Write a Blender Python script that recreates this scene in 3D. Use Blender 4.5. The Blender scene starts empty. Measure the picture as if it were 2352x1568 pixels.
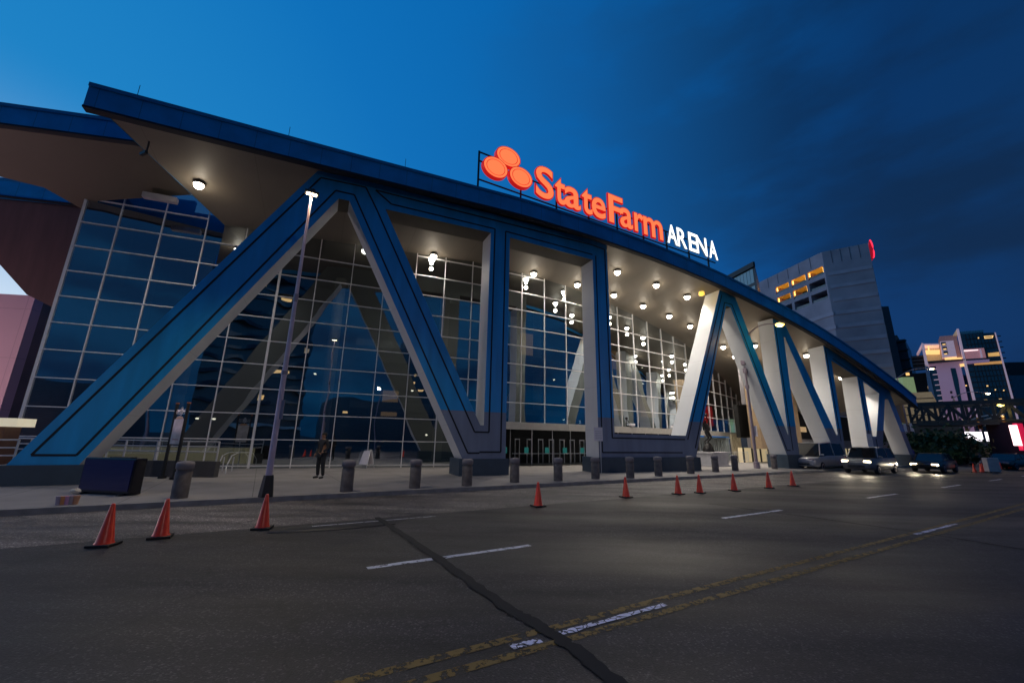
import bpy, bmesh, math, random
import numpy as np
from mathutils import Vector, Matrix
from mathutils.geometry import tessellate_polygon
random.seed(7)
R = math.radians
SC = bpy.context.scene
COL = SC.collection

# ------------------------------------------------------------------ camera
CZ = 1.95                                   # eye height above the road
PITCH, ROLL, FPX = math.atan(225/923.), R(1.0), 923.
_f = Vector((0, math.cos(PITCH), math.sin(PITCH)))
_r0 = Vector((1, 0, 0)); _u0 = _r0.cross(_f)
_r = _r0*math.cos(ROLL) + _u0*math.sin(ROLL)
_u = -_r0*math.sin(ROLL) + _u0*math.cos(ROLL)
CAM = Vector((0, 0, CZ))
cam = bpy.data.objects.new('camera', bpy.data.cameras.new('camera')); COL.objects.link(cam)
m = Matrix((( _r.x, _u.x, -_f.x), (_r.y, _u.y, -_f.y), (_r.z, _u.z, -_f.z))).to_4x4(); m.translation = CAM
cam.matrix_world = m
cam.data.lens = FPX/2352*36; cam.data.sensor_width = 36
cam.data.clip_start = .05; cam.data.clip_end = 6000
SC.camera = cam

# survey helpers: sight lines measured from the camera station, used to find real positions
def ray(px, py): return _f + _r*((px-1176)/FPX) - _u*((py-784)/FPX)
def hy(px): return 1009+.0175*(px-1176)
def ground(px, py, z=0.):
    d = ray(px, py); k = (z-CZ)/d.z
    return CAM + d*k
def atdist(px, py, dist):
    d = ray(px, py); return CAM + d*(dist/math.hypot(d.x, d.y))

# ------------------------------------------------------------------ world / exposure
SC.view_settings.view_transform = 'Standard'; SC.view_settings.look = 'None'
SC.view_settings.exposure = 0; SC.view_settings.gamma = 1
W = bpy.data.worlds.new('World'); SC.world = W; W.use_nodes = True
nt = W.node_tree; nt.nodes.clear()
def N(tree, t, **k):
    n = tree.nodes.new(t)
    for a, b in k.items(): setattr(n, a, b)
    return n
wo = N(nt, 'ShaderNodeOutputWorld'); bg = N(nt, 'ShaderNodeBackground'); nt.links.new(bg.outputs[0], wo.inputs[0])
tc = N(nt, 'ShaderNodeTexCoord')
def wdot(vec):
    n = N(nt, 'ShaderNodeVectorMath', operation='DOT_PRODUCT'); n.inputs[1].default_value = vec
    nt.links.new(tc.outputs['Generated'], n.inputs[0]); return n.outputs['Value']
def wramp(sock, stops, lo=0., hi=1.):
    mr = N(nt, 'ShaderNodeMapRange'); mr.inputs[1].default_value = lo; mr.inputs[2].default_value = hi
    nt.links.new(sock, mr.inputs[0])
    r = N(nt, 'ShaderNodeValToRGB'); nt.links.new(mr.outputs[0], r.inputs[0])
    e = r.color_ramp.elements
    e[0].position, e[0].color = stops[0][0], (*stops[0][1], 1)
    e[1].position, e[1].color = stops[-1][0], (*stops[-1][1], 1)
    for p, c in stops[1:-1]:
        q = e.new(p); q.color = (*c, 1)
    return r.outputs[0]
def wmix(a, b, fac, mode='MIX'):
    n = N(nt, 'ShaderNodeMix', data_type='RGBA', blend_type=mode)
    for s, i in ((fac, 0), (a, 6), (b, 7)):
        if isinstance(s, (int, float, tuple)): n.inputs[i].default_value = s
        else: nt.links.new(s, n.inputs[i])
    return n.outputs[2]
SUNDIR = (-.86, .50, -.05)                       # the sun has set behind the left end of the street
side = wdot((-.905, .425, 0.))
elev = wdot((0, 0, 1))
# clear dusk sky: bright towards the afterglow, navy away from it
hi_c = wramp(side, [(0, (.002, .055, .150)), (.20, (.000, .030, .115)), (.34, (.000, .032, .130)), (.42, (.000, .055, .210)), (.58, (.000, .110, .385)), (.78, (.001, .155, .48)), (1, (.010, .25, .59))], -1, 1)
lo_c = wramp(side, [(0, (.001, .034, .120)), (.22, (.000, .026, .100)), (.38, (.000, .040, .165)), (.52, (.0, .125, .45)), (.80, (.050, .38, .78)), (.93, (.50, .74, .98)), (1, (.90, .95, 1.0))], -1, 1)
ef = N(nt, 'ShaderNodeMapRange'); ef.inputs[1].default_value = .0; ef.inputs[2].default_value = .55
ef.interpolation_type = 'SMOOTHSTEP'; nt.links.new(elev, ef.inputs[0])
sky = wmix(lo_c, hi_c, ef.outputs[0])
bk = N(nt, 'ShaderNodeMapRange'); bk.inputs[1].default_value = .05; bk.inputs[2].default_value = .8; bk.inputs[4].default_value = .85; nt.links.new(wdot((.30, -.95, .1)), bk.inputs[0])
sky = wmix(sky, (.004, .062, .150, 1), bk.outputs[0])
# thin dark cloud drifting in from the right
mp = N(nt, 'ShaderNodeMapping'); mp.inputs['Scale'].default_value = (1.5, 1.5, 4.5); mp.inputs['Rotation'].default_value = (0, R(24), R(18))
nt.links.new(tc.outputs['Generated'], mp.inputs[0])
nz = N(nt, 'ShaderNodeTexNoise'); nz.inputs['Scale'].default_value = 1.6; nz.inputs['Detail'].default_value = 6; nz.inputs['Roughness'].default_value = .52
nt.links.new(mp.outputs[0], nz.inputs['Vector'])
cm = N(nt, 'ShaderNodeMapRange'); cm.inputs[1].default_value = .40; cm.inputs[2].default_value = .64; cm.interpolation_type = 'SMOOTHSTEP'
nt.links.new(nz.outputs[0], cm.inputs[0])
cloudmask = N(nt, 'ShaderNodeMath', operation='MULTIPLY'); nt.links.new(cm.outputs[0], cloudmask.inputs[0])
sm = N(nt, 'ShaderNodeMapRange'); sm.inputs[1].default_value = .45; sm.inputs[2].default_value = -.35; sm.inputs[4].default_value = .85; nt.links.new(side, sm.inputs[0])
nt.links.new(sm.outputs[0], cloudmask.inputs[1])
sky = wmix(sky, wramp(side, [(0, (.0005, .014, .048)), (.5, (.001, .020, .070)), (1, (.012, .105, .28))], -1, .6), cloudmask.outputs[0])
# physical twilight glow from the Sky Texture on top
st = N(nt, 'ShaderNodeTexSky', sky_type='NISHITA', sun_disc=False); st.sun_elevation = R(-3.0); st.sun_rotation = R(-60)
nsc = N(nt, 'ShaderNodeVectorMath', operation='SCALE'); nsc.inputs['Scale'].default_value = .10; nt.links.new(st.outputs[0], nsc.inputs[0])
sky = wmix(sky, nsc.outputs[0], 1.0, 'ADD')
nt.links.new(sky, bg.inputs[0]); bg.inputs[1].default_value = 1.0

# ------------------------------------------------------------------ materials
def newmat(name):
    mt = bpy.data.materials.new(name); mt.use_nodes = True
    return mt, mt.node_tree, mt.node_tree.nodes['Principled BSDF']
def mat(name, c, rough=.6, metal=0., var=.12, scale=3., bump=.0, bscale=40., emit=None, es=0., spec=.5, stretch=(1, 1, 1), obj=False):
    mt, t, b = newmat(name)
    b.inputs['Roughness'].default_value = rough; b.inputs['Metallic'].default_value = metal
    b.inputs['Specular IOR Level'].default_value = spec
    tcn = N(t, 'ShaderNodeTexCoord'); mp = N(t, 'ShaderNodeMapping'); mp.inputs['Scale'].default_value = stretch
    g = N(t, 'ShaderNodeNewGeometry')
    t.links.new(tcn.outputs['Object'] if obj else g.outputs['Position'], mp.inputs[0])
    n1 = N(t, 'ShaderNodeTexNoise'); n1.inputs['Scale'].default_value = scale; n1.inputs['Detail'].default_value = 5
    t.links.new(mp.outputs[0], n1.inputs['Vector'])
    mr = N(t, 'ShaderNodeMapRange'); mr.inputs[1].default_value = .3; mr.inputs[2].default_value = .7
    mr.inputs[3].default_value = 1-var; mr.inputs[4].default_value = 1+var
    t.links.new(n1.outputs[0], mr.inputs[0])
    sc = N(t, 'ShaderNodeVectorMath', operation='SCALE'); sc.inputs[0].default_value = c
    t.links.new(mr.outputs[0], sc.inputs['Scale']); t.links.new(sc.outputs[0], b.inputs['Base Color'])
    if bump:
        n2 = N(t, 'ShaderNodeTexNoise'); n2.inputs['Scale'].default_value = bscale; n2.inputs['Detail'].default_value = 4
        t.links.new(mp.outputs[0], n2.inputs['Vector'])
        bp = N(t, 'ShaderNodeBump'); bp.inputs['Strength'].default_value = bump; bp.inputs['Distance'].default_value = .02
        t.links.new(n2.outputs[0], bp.inputs['Height']); t.links.new(bp.outputs[0], b.inputs['Normal'])
    if emit:
        b.inputs['Emission Color'].default_value = (*emit, 1); b.inputs['Emission Strength'].default_value = es
    return mt
def emis(name, c, s):
    return mat(name, (.5, .5, .5), var=0, emit=c, es=s)
M = {}
def paneljoint(mt, sx=None, sz=None, col=.55, wid=.012):
    """thin darker joints every sx metres along the facade / sz metres of height"""
    t = mt.node_tree; b = t.nodes['Principled BSDF']
    src = b.inputs['Base Color'].links[0].from_socket
    g = N(t, 'ShaderNodeNewGeometry')
    fac = None
    for step, vec in ((sx, (.905, .425, 0)), (sz, (0, 0, 1))):
        if not step: continue
        d = N(t, 'ShaderNodeVectorMath', operation='DOT_PRODUCT'); d.inputs[1].default_value = vec
        t.links.new(g.outputs['Position'], d.inputs[0])
        q = N(t, 'ShaderNodeMath', operation='DIVIDE'); q.inputs[1].default_value = step; t.links.new(d.outputs['Value'], q.inputs[0])
        fr = N(t, 'ShaderNodeMath', operation='FRACT'); t.links.new(q.outputs[0], fr.inputs[0])
        lt = N(t, 'ShaderNodeMath', operation='LESS_THAN'); lt.inputs[1].default_value = wid/step; t.links.new(fr.outputs[0], lt.inputs[0])
        if fac is None: fac = lt.outputs[0]
        else:
            mx = N(t, 'ShaderNodeMath', operation='MAXIMUM'); t.links.new(fac, mx.inputs[0]); t.links.new(lt.outputs[0], mx.inputs[1]); fac = mx.outputs[0]
    mx = N(t, 'ShaderNodeMix', data_type='RGBA', blend_type='MULTIPLY'); t.links.new(fac, mx.inputs[0]); t.links.new(src, mx.inputs[6])
    mx.inputs[7].default_value = (col, col, col, 1); t.links.new(mx.outputs[2], b.inputs['Base Color'])
    return mt
M['blue'] = paneljoint(mat('blue_panel', (.022, .26, .62), .45, var=.05, scale=.4), sz=3.3, col=.8)
M['fascia'] = paneljoint(mat('fascia_metal', (.006, .24, .62), .42, metal=0., var=.18, scale=.9), sx=1.35, col=.62, wid=.03)
M['coping'] = mat('coping_metal', (.006, .17, .42), .5, var=.05)
M['basegrey'] = mat('base_panel', (.17, .20, .33), .5, var=.07, scale=.7)
M['groove'] = mat('groove', (.004, .008, .020), .8, var=0)
M['white'] = paneljoint(mat('lamplit_side_panel', (.60, .62, .66), .5, var=.04, scale=.6), sz=2.6, col=.7)  # frame sides: same cladding, its lamp-lit white put into the colour
M['backgrey'] = mat('back_panel', (.17, .18, .175), .5, var=.05, scale=.6)
M['plinth'] = mat('plinth_dark', (.03, .055, .09), .5, var=.1)
M['soffit'] = paneljoint(mat('soffit_panel', (.16, .138, .112), .55, var=.08, scale=.35), sx=4.2, col=.75, wid=.03)
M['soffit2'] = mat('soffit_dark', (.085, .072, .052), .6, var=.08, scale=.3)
M['soffit3'] = mat('soffit_brown', (.10, .048, .042), .6, var=.18, scale=.8, stretch=(3, 3, .3))
M['roof'] = mat('roofing', (.08, .09, .1), .8)
M['mullion'] = mat('mullion_metal', (.85, .83, .86), .35, var=.03)
M['concrete'] = mat('concrete', (.26, .25, .25), .8, var=.14, bump=.2)
M['dark'] = mat('dark_metal', (.012, .013, .016), .45, var=.1)
M['black'] = mat('black_void', (.004, .004, .005), .7, var=0)
M['steel'] = mat('galvanised_steel', (.27, .225, .28), .4, metal=.35, var=.06)
M['rail'] = mat('rail_steel', (.62, .62, .66), .3, metal=.4, var=.04)
M['wood'] = mat('bronze', (.03, .028, .03), .35, metal=.6, var=.3)
M['sign_white'] = mat('notice_white', (.75, .72, .78), .5, var=.02)
M['floor_in'] = mat('lobby_floor', (.10, .10, .10), .3)
M['wall_in'] = mat('lobby_wall', (.045, .05, .06), .7, var=.3, scale=.4)
M['tan'] = mat('lit_tan_wall', (.55, .36, .17), .7, var=.1, emit=(1, .55, .22), es=.38)
M['cream'] = mat('lit_cream_wall', (.6, .5, .35), .7, var=.1, emit=(1, .80, .45), es=.35)
M['lamp'] = emis('lamp_lens', (1, .90, .74), 22)
M['lamp_y'] = emis('sodium_lens', (1, .74, .13), 5)
M['lamp_w'] = emis('led_lens', (1, .82, .50), 14)
M['lamp_s'] = emis('small_lamp', (1, .85, .6), 6)
M['warm'] = emis('lit_window', (1, .58, .18), 1.2)
M['warmdim'] = emis('dim_window', (1, .62, .25), .35)
M['redlamp'] = emis('red_lamp', (1, .03, .02), 3)

# asphalt
def asphalt(name, base, patch=True):
    mt, t, b = newmat(name)
    g = N(t, 'ShaderNodeNewGeometry'); b.inputs['Roughness'].default_value = .62
    big = N(t, 'ShaderNodeTexNoise'); big.inputs['Scale'].default_value = .35; big.inputs['Detail'].default_value = 6
    mp = N(t, 'ShaderNodeMapping'); mp.inputs['Rotation'].default_value = (0, 0, -R(31)); mp.inputs['Scale'].default_value = (.35, 1.6, 1)
    t.links.new(g.outputs['Position'], mp.inputs[0]); t.links.new(mp.outputs[0], big.inputs['Vector'])
    fine = N(t, 'ShaderNodeTexNoise'); fine.inputs['Scale'].default_value = 55; fine.inputs['Detail'].default_value = 3
    t.links.new(g.outputs['Position'], fine.inputs['Vector'])
    r1 = N(t, 'ShaderNodeMapRange'); r1.inputs[1].default_value = .3; r1.inputs[2].default_value = .7; r1.inputs[3].default_value = .6; r1.inputs[4].default_value = 1.35
    t.links.new(big.outputs[0], r1.inputs[0])
    r2 = N(t, 'ShaderNodeMapRange'); r2.inputs[1].default_value = .35; r2.inputs[2].default_value = .75; r2.inputs[3].default_value = .5; r2.inputs[4].default_value = 1.9
    t.links.new(fine.outputs[0], r2.inputs[0])
    mu = N(t, 'ShaderNodeMath', operation='MULTIPLY'); t.links.new(r1.outputs[0], mu.inputs[0]); t.links.new(r2.outputs[0], mu.inputs[1])
    # hairline cracks
    vo = N(t, 'ShaderNodeTexVoronoi', feature='DISTANCE_TO_EDGE'); vo.inputs['Scale'].default_value = .42
    wn = N(t, 'ShaderNodeTexNoise'); wn.inputs['Scale'].default_value = 1.7; wn.inputs['Detail'].default_value = 5
    t.links.new(g.outputs['Position'], wn.inputs['Vector'])
    ad = N(t, 'ShaderNodeVectorMath', operation='MULTIPLY_ADD'); ad.inputs[1].default_value = (1.1, 1.1, 0); t.links.new(wn.outputs['Color'], ad.inputs[0]); t.links.new(g.outputs['Position'], ad.inputs[2])
    t.links.new(ad.outputs[0], vo.inputs['Vector'])
    cr = N(t, 'ShaderNodeMapRange'); cr.inputs[1].default_value = .0; cr.inputs[2].default_value = .010; cr.inputs[3].default_value = .35; cr.inputs[4].default_value = 1
    t.links.new(vo.outputs['Distance'], cr.inputs[0])
    mu2 = N(t, 'ShaderNodeMath', operation='MULTIPLY'); t.links.new(mu.outputs[0], mu2.inputs[0]); t.links.new(cr.outputs[0], mu2.inputs[1])
    vs = N(t, 'ShaderNodeTexVoronoi'); vs.inputs['Scale'].default_value = 48; t.links.new(g.outputs['Position'], vs.inputs['Vector'])
    sv = N(t, 'ShaderNodeSeparateColor'); t.links.new(vs.outputs['Color'], sv.inputs[0])
    sp = N(t, 'ShaderNodeMapRange'); sp.inputs[1].default_value = .80; sp.inputs[2].default_value = .97; sp.inputs[3].default_value = .8; sp.inputs[4].default_value = 3.0; t.links.new(sv.outputs[0], sp.inputs[0])
    mu3 = N(t, 'ShaderNodeMath', operation='MULTIPLY'); t.links.new(mu2.outputs[0], mu3.inputs[0]); t.links.new(sp.outputs[0], mu3.inputs[1]); mu2 = mu3
    st2 = N(t, 'ShaderNodeTexNoise'); st2.inputs['Scale'].default_value = .9; st2.inputs['Detail'].default_value = 7; st2.inputs['Roughness'].default_value = .65; t.links.new(mp.outputs[0], st2.inputs['Vector'])
    sr = N(t, 'ShaderNodeMapRange'); sr.inputs[1].default_value = .36; sr.inputs[2].default_value = .60; sr.inputs[3].default_value = .35; sr.inputs[4].default_value = 1.45; t.links.new(st2.outputs[0], sr.inputs[0])
    mu4 = N(t, 'ShaderNodeMath', operation='MULTIPLY'); t.links.new(mu2.outputs[0], mu4.inputs[0]); t.links.new(sr.outputs[0], mu4.inputs[1]); mu2 = mu4
    sc = N(t, 'ShaderNodeVectorMath', operation='SCALE'); sc.inputs[0].default_value = base
    t.links.new(mu2.outputs[0], sc.inputs['Scale']); t.links.new(sc.outputs[0], b.inputs['Base Color'])
    bp = N(t, 'ShaderNodeBump'); bp.inputs['Strength'].default_value = .55; bp.inputs['Distance'].default_value = .012
    t.links.new(fine.outputs[0], bp.inputs['Height']); t.links.new(bp.outputs[0], b.inputs['Normal'])
    rr = N(t, 'ShaderNodeMapRange'); rr.inputs[1].default_value = .3; rr.inputs[2].default_value = .7; rr.inputs[3].default_value = .42; rr.inputs[4].default_value = .75
    t.links.new(big.outputs[0], rr.inputs[0]); t.links.new(rr.outputs[0], b.inputs['Roughness'])
    return mt
M['asphalt'] = asphalt('asphalt', (.021, .0185, .019))
def wornpaint(name, c, thr):
    mt = mat(name, c, .6, var=.15, scale=4)
    t = mt.node_tree; b = t.nodes['Principled BSDF']; out = t.nodes['Material Output']
    g = N(t, 'ShaderNodeNewGeometry'); n = N(t, 'ShaderNodeTexNoise'); n.inputs['Scale'].default_value = 9; n.inputs['Detail'].default_value = 7; n.inputs['Roughness'].default_value = .7
    t.links.new(g.outputs['Position'], n.inputs['Vector'])
    mr = N(t, 'ShaderNodeMapRange'); mr.inputs[1].default_value = thr; mr.inputs[2].default_value = thr+.05
    t.links.new(n.outputs[0], mr.inputs[0])
    tr = N(t, 'ShaderNodeBsdfTransparent'); mx = N(t, 'ShaderNodeMixShader')
    t.links.new(mr.outputs[0], mx.inputs[0]); t.links.new(tr.outputs[0], mx.inputs[1]); t.links.new(b.outputs[0], mx.inputs[2]); t.links.new(mx.outputs[0], out.inputs[0])
    return mt
M['yellow'] = wornpaint('worn_yellow_paint', (.19, .115, .018), .45)
M['wpaint'] = wornpaint('worn_white_paint', (.62, .62, .66), .40)
M['flake'] = wornpaint('flaked_white_paint', (.74, .72, .84), .38)
_t = M['flake'].node_tree; _v = N(_t, 'ShaderNodeTexVoronoi', feature='DISTANCE_TO_EDGE'); _v.inputs['Scale'].default_value = 8.5
_g = N(_t, 'ShaderNodeNewGeometry'); _n = N(_t, 'ShaderNodeTexNoise'); _n.inputs['Scale'].default_value = 12; _t.links.new(_g.outputs['Position'], _n.inputs['Vector'])
_a = N(_t, 'ShaderNodeVectorMath', operation='MULTIPLY_ADD'); _a.inputs[1].default_value = (.08, .08, 0); _t.links.new(_n.outputs['Color'], _a.inputs[0]); _t.links.new(_g.outputs['Position'], _a.inputs[2]); _t.links.new(_a.outputs[0], _v.inputs['Vector'])
_m = N(_t, 'ShaderNodeMapRange'); _m.inputs[1].default_value = .03; _m.inputs[2].default_value = .06; _t.links.new(_v.outputs['Distance'], _m.inputs[0])
_ms = [n for n in _t.nodes if n.type == 'MIX_SHADER'][0]; _old = _ms.inputs[0].links[0].from_socket; _mm = N(_t, 'ShaderNodeMath', operation='MULTIPLY'); _t.links.new(_old, _mm.inputs[0]); _t.links.new(_m.outputs[0], _mm.inputs[1]); _t.links.new(_mm.outputs[0], _ms.inputs[0])
M['tar'] = mat('crack_sealant', (.006, .006, .0065), .85, var=.2)
# sidewalk slabs
def slabs():
    mt = mat('sidewalk_concrete', (.25, .235, .235), .7, var=.16, scale=.8, bump=.15)
    t = mt.node_tree; b = t.nodes['Principled BSDF']; src = b.inputs['Base Color'].links[0].from_socket
    g = N(t, 'ShaderNodeNewGeometry'); fac = None
    for vec, step in (((.857, .515, 0), 3.0), ((-.515, .857, 0), 1.5)):
        d = N(t, 'ShaderNodeVectorMath', operation='DOT_PRODUCT'); d.inputs[1].default_value = vec; t.links.new(g.outputs['Position'], d.inputs[0])
        q = N(t, 'ShaderNodeMath', operation='DIVIDE'); q.inputs[1].default_value = step; t.links.new(d.outputs['Value'], q.inputs[0])
        fr = N(t, 'ShaderNodeMath', operation='FRACT'); t.links.new(q.outputs[0], fr.inputs[0])
        lt = N(t, 'ShaderNodeMath', operation='LESS_THAN'); lt.inputs[1].default_value = .022/step; t.links.new(fr.outputs[0], lt.inputs[0])
        if fac is None: fac = lt.outputs[0]
        else:
            mx = N(t, 'ShaderNodeMath', operation='MAXIMUM'); t.links.new(fac, mx.inputs[0]); t.links.new(lt.outputs[0], mx.inputs[1]); fac = mx.outputs[0]
    mx = N(t, 'ShaderNodeMix', data_type='RGBA', blend_type='MULTIPLY'); t.links.new(fac, mx.inputs[0]); t.links.new(src, mx.inputs[6]); mx.inputs[7].default_value = (.4, .4, .4, 1)
    t.links.new(mx.outputs[2], b.inputs['Base Color'])
    return mt
M['slabs'] = slabs()
# architectural glass
def glass(name, tint, refl, rtint=(.80, .88, 1.0), rough=.0, wav=.0):
    mt, t, b = newmat(name); t.nodes.remove(b); out = t.nodes['Material Output']
    gl = N(t, 'ShaderNodeBsdfGlossy'); gl.inputs['Color'].default_value = (*rtint, 1); gl.inputs['Roughness'].default_value = rough
    tr = N(t, 'ShaderNodeBsdfTransparent'); tr.inputs['Color'].default_value = (*tint, 1)
    mx = N(t, 'ShaderNodeMixShader')
    fr = N(t, 'ShaderNodeLayerWeight'); fr.inputs['Blend'].default_value = .35
    mr = N(t, 'ShaderNodeMapRange'); mr.inputs[3].default_value = refl; mr.inputs[4].default_value = min(1, refl+.45)
    t.links.new(fr.outputs['Facing'], mr.inputs[0]); t.links.new(mr.outputs[0], mx.inputs[0])
    t.links.new(tr.outputs[0], mx.inputs[1]); t.links.new(gl.outputs[0], mx.inputs[2]); t.links.new(mx.outputs[0], out.inputs[0])
    if wav:
        g = N(t, 'ShaderNodeNewGeometry'); n = N(t, 'ShaderNodeTexNoise'); n.inputs['Scale'].default_value = .55; n.inputs['Detail'].default_value = 1
        t.links.new(g.outputs['Position'], n.inputs['Vector']); bp = N(t, 'ShaderNodeBump'); bp.inputs['Strength'].default_value = wav; bp.inputs['Distance'].default_value = .1
        t.links.new(n.outputs[0], bp.inputs['Height']); t.links.new(bp.outputs[0], gl.inputs['Normal'])
    return mt
M['glass'] = glass('curtain_wall_glass', (.22, .26, .29), .44, (.84, .93, 1.0), wav=.12)
M['pane'] = glass('window_glass', (.2, .24, .28), .35)

# ------------------------------------------------------------------ mesh helpers
class MB:
    def __init__(s): s.v = []; s.f = []; s.m = []; s.sm = []
    def face(s, pts, mi=0, smooth=False):
        b = len(s.v); s.v += [tuple(p) for p in pts]; s.f.append(tuple(range(b, b+len(pts)))); s.m.append(mi); s.sm.append(smooth)
    def idx(s, verts, faces, mi=0, smooth=False):
        b = len(s.v); s.v += [tuple(p) for p in verts]
        for f in faces: s.f.append(tuple(b+i for i in f)); s.m.append(mi); s.sm.append(smooth)
    def box(s, c, size, ax=None, mi=0):
        c = Vector(c); X, Y, Z = ax or (Vector((1, 0, 0)), Vector((0, 1, 0)), Vector((0, 0, 1)))
        h = [X*(size[0]/2), Y*(size[1]/2), Z*(size[2]/2)]
        v = [c+h[0]*a+h[1]*b+h[2]*d for a in (-1, 1) for b in (-1, 1) for d in (-1, 1)]
        s.idx(v, [(0, 1, 3, 2), (4, 6, 7, 5), (0, 4, 5, 1), (2, 3, 7, 6), (0, 2, 6, 4), (1, 5, 7, 3)], mi)
    def beam(s, a, b, w, h=None, up=Vector((0, 0, 1)), mi=0):
        a, b = Vector(a), Vector(b); d = b-a; L = d.length
        if L < 1e-6: return
        d.normalize(); x = d.cross(up)
        if x.length < 1e-4: x = d.cross(Vector((0, 1, 0)))
        x.normalize(); y = x.cross(d)
        s.box((a+b)/2, (w, L, h or w), (x, d, y), mi)
    def tube(s, path, rad, seg=10, mi=0, cap=True):
        P = [Vector(p) for p in path]; n = len(P)
        if isinstance(rad, (int, float)): rad = [rad]*n
        rings = []
        T0 = (P[1]-P[0]).normalized(); ref = Vector((0, 0, 1)) if abs(T0.z) < .9 else Vector((1, 0, 0))
        for i in range(n):
            T = (P[min(i+1, n-1)]-P[max(i-1, 0)]).normalized()
            x = T.cross(ref).normalized(); y = x.cross(T); ref = -y if False else ref
            rings.append([P[i]+(x*math.cos(a)+y*math.sin(a))*rad[i] for a in [2*math.pi*k/seg for k in range(seg)]])
        v = [p for r in rings for p in r]
        f = [(i*seg+k, i*seg+(k+1) % seg, (i+1)*seg+(k+1) % seg, (i+1)*seg+k) for i in range(n-1) for k in range(seg)]
        s.idx(v, f, mi, True)
        if cap: s.face(rings[0][::-1], mi); s.face(rings[-1], mi)
    def lathe(s, prof, c=(0, 0, 0), seg=20, mi=0, smooth=True, ax=None):
        c = Vector(c); X, Y, Z = ax or (Vector((1, 0, 0)), Vector((0, 1, 0)), Vector((0, 0, 1)))
        v = [c+X*(r*math.cos(2*math.pi*k/seg))+Y*(r*math.sin(2*math.pi*k/seg))+Z*z for r, z in prof for k in range(seg)]
        f = [(i*seg+k, i*seg+(k+1) % seg, (i+1)*seg+(k+1) % seg, (i+1)*seg+k) for i in range(len(prof)-1) for k in range(seg)]
        s.idx(v, f, mi, smooth)
        s.face(v[:seg][::-1], mi); s.face(v[-seg:], mi)
    def prism(s, loops, fn, d0, d1, mf=0, ms=0, mb=0, under=None):
        """loops: outer (+ holes) of (a,b); fn(a,b,d)->world; d0 front, d1 back"""
        if not isinstance(loops[0][0], (list, tuple)): loops = [loops]
        flat = [p for l in loops for p in l]
        tris = tessellate_polygon([[Vector((p[0], p[1], 0)) for p in l] for l in loops])
        A = [fn(p[0], p[1], d0) for p in flat]; B = [fn(p[0], p[1], d1) for p in flat]
        s.idx(A, tris, mf); s.idx(B, [t[::-1] for t in tris], mb)
        k = 0
        for l in loops:
            n = len(l)
            for i in range(n):
                a, b = k+i, k+(i+1) % n
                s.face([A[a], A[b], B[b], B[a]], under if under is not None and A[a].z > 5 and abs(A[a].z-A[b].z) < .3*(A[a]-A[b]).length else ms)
            k += n
    def build(s, name, mats, parent=None, bevel=0):
        me = bpy.data.meshes.new(name); me.from_pydata([tuple(p) for p in s.v], [], s.f)
        if not isinstance(mats, (list, tuple)): mats = [mats]
        for x in mats: me.materials.append(M[x] if isinstance(x, str) else x)
        me.polygons.foreach_set('material_index', s.m); me.polygons.foreach_set('use_smooth', s.sm); me.update()
        bm = bmesh.new(); bm.from_mesh(me); bmesh.ops.recalc_face_normals(bm, faces=bm.faces[:]); bm.to_mesh(me); bm.free()
        o = bpy.data.objects.new(name, me); COL.objects.link(o)
        if parent is not None:
            o.parent = parent; o.matrix_parent_inverse = parent.matrix_world.inverted() if parent.type != 'EMPTY' else Matrix.Translation(parent.location).inverted() @ Matrix.Identity(4)
        if bevel:
            b = o.modifiers.new('bevel', 'BEVEL'); b.width = bevel; b.segments = 2; b.limit_method = 'ANGLE'
        return o
def tag(o, label=None, cat=None, group=None, kind=None):
    if label: o['label'] = label
    if cat: o['category'] = cat
    if group: o['group'] = group
    if kind: o['kind'] = kind
    return o
def thing(name, label, cat, loc=(0, 0, 0), group=None, rz=0):
    o = bpy.data.objects.new(name, None); COL.objects.link(o); o.location = loc; o.rotation_euler = (0, 0, rz)
    o.empty_display_size = .3
    return tag(o, label, cat, group)
def local(o, mesh_builder, name, mats, bevel=0, parent=None):
    """part modelled in the thing's own coordinates"""
    p = parent or o
    q = mesh_builder.build(name, mats, None, bevel); q.parent = p
    return q
def copy_tree(o, parent=None):
    c = o.copy(); COL.objects.link(c)
    if parent is not None: c.parent = parent
    for ch in list(o.children): copy_tree(ch, c)
    return c
def light(name, kind, loc, power, color=(1, .86, .68), size=.15, parent=None, **k):
    l = bpy.data.lights.new(name, kind); l.energy = power; l.color = color
    if kind in ('POINT', 'SPOT'): l.shadow_soft_size = size
    if kind == 'AREA': l.size = size
    for a, b in k.items(): setattr(l, a, b)
    o = bpy.data.objects.new(name, l); COL.objects.link(o); o.location = loc
    if parent is not None: o.parent = parent
    return o

class Frame:
    """a vertical reference plane: P origin, D along, nb away from the viewer"""
    def __init__(s, P, D):
        s.P = Vector((P[0], P[1], 0)); s.D = Vector((D[0], D[1], 0)).normalized(); s.nb = Vector((-s.D.y, s.D.x, 0))
        if s.nb.dot(s.P) < 0: s.nb = -s.nb
    def w(s, a, z, d=0.):
        p = s.P+s.D*a+s.nb*d; return Vector((p.x, p.y, z))
    def uv(s, px, py, d=0.):
        r_ = ray(px, py); P = s.P+s.nb*d
        k = (P-CAM).dot(s.nb)/r_.dot(s.nb); q = CAM+r_*k
        return ((q-P).dot(s.D), q.z)
    def box(s, mb, a0, a1, z0, z1, d0, d1, mi=0):
        c = s.w((a0+a1)/2, (z0+z1)/2, (d0+d1)/2); mb.box(c, (a1-a0, d1-d0, z1-z0), (s.D, s.nb, Vector((0, 0, 1))), mi)
def frame_vp(px, py, dist, vx):
    P = atdist(px, py, dist); h = ray(vx, hy(vx)); return Frame((P.x, P.y), (h.x, h.y))

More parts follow.
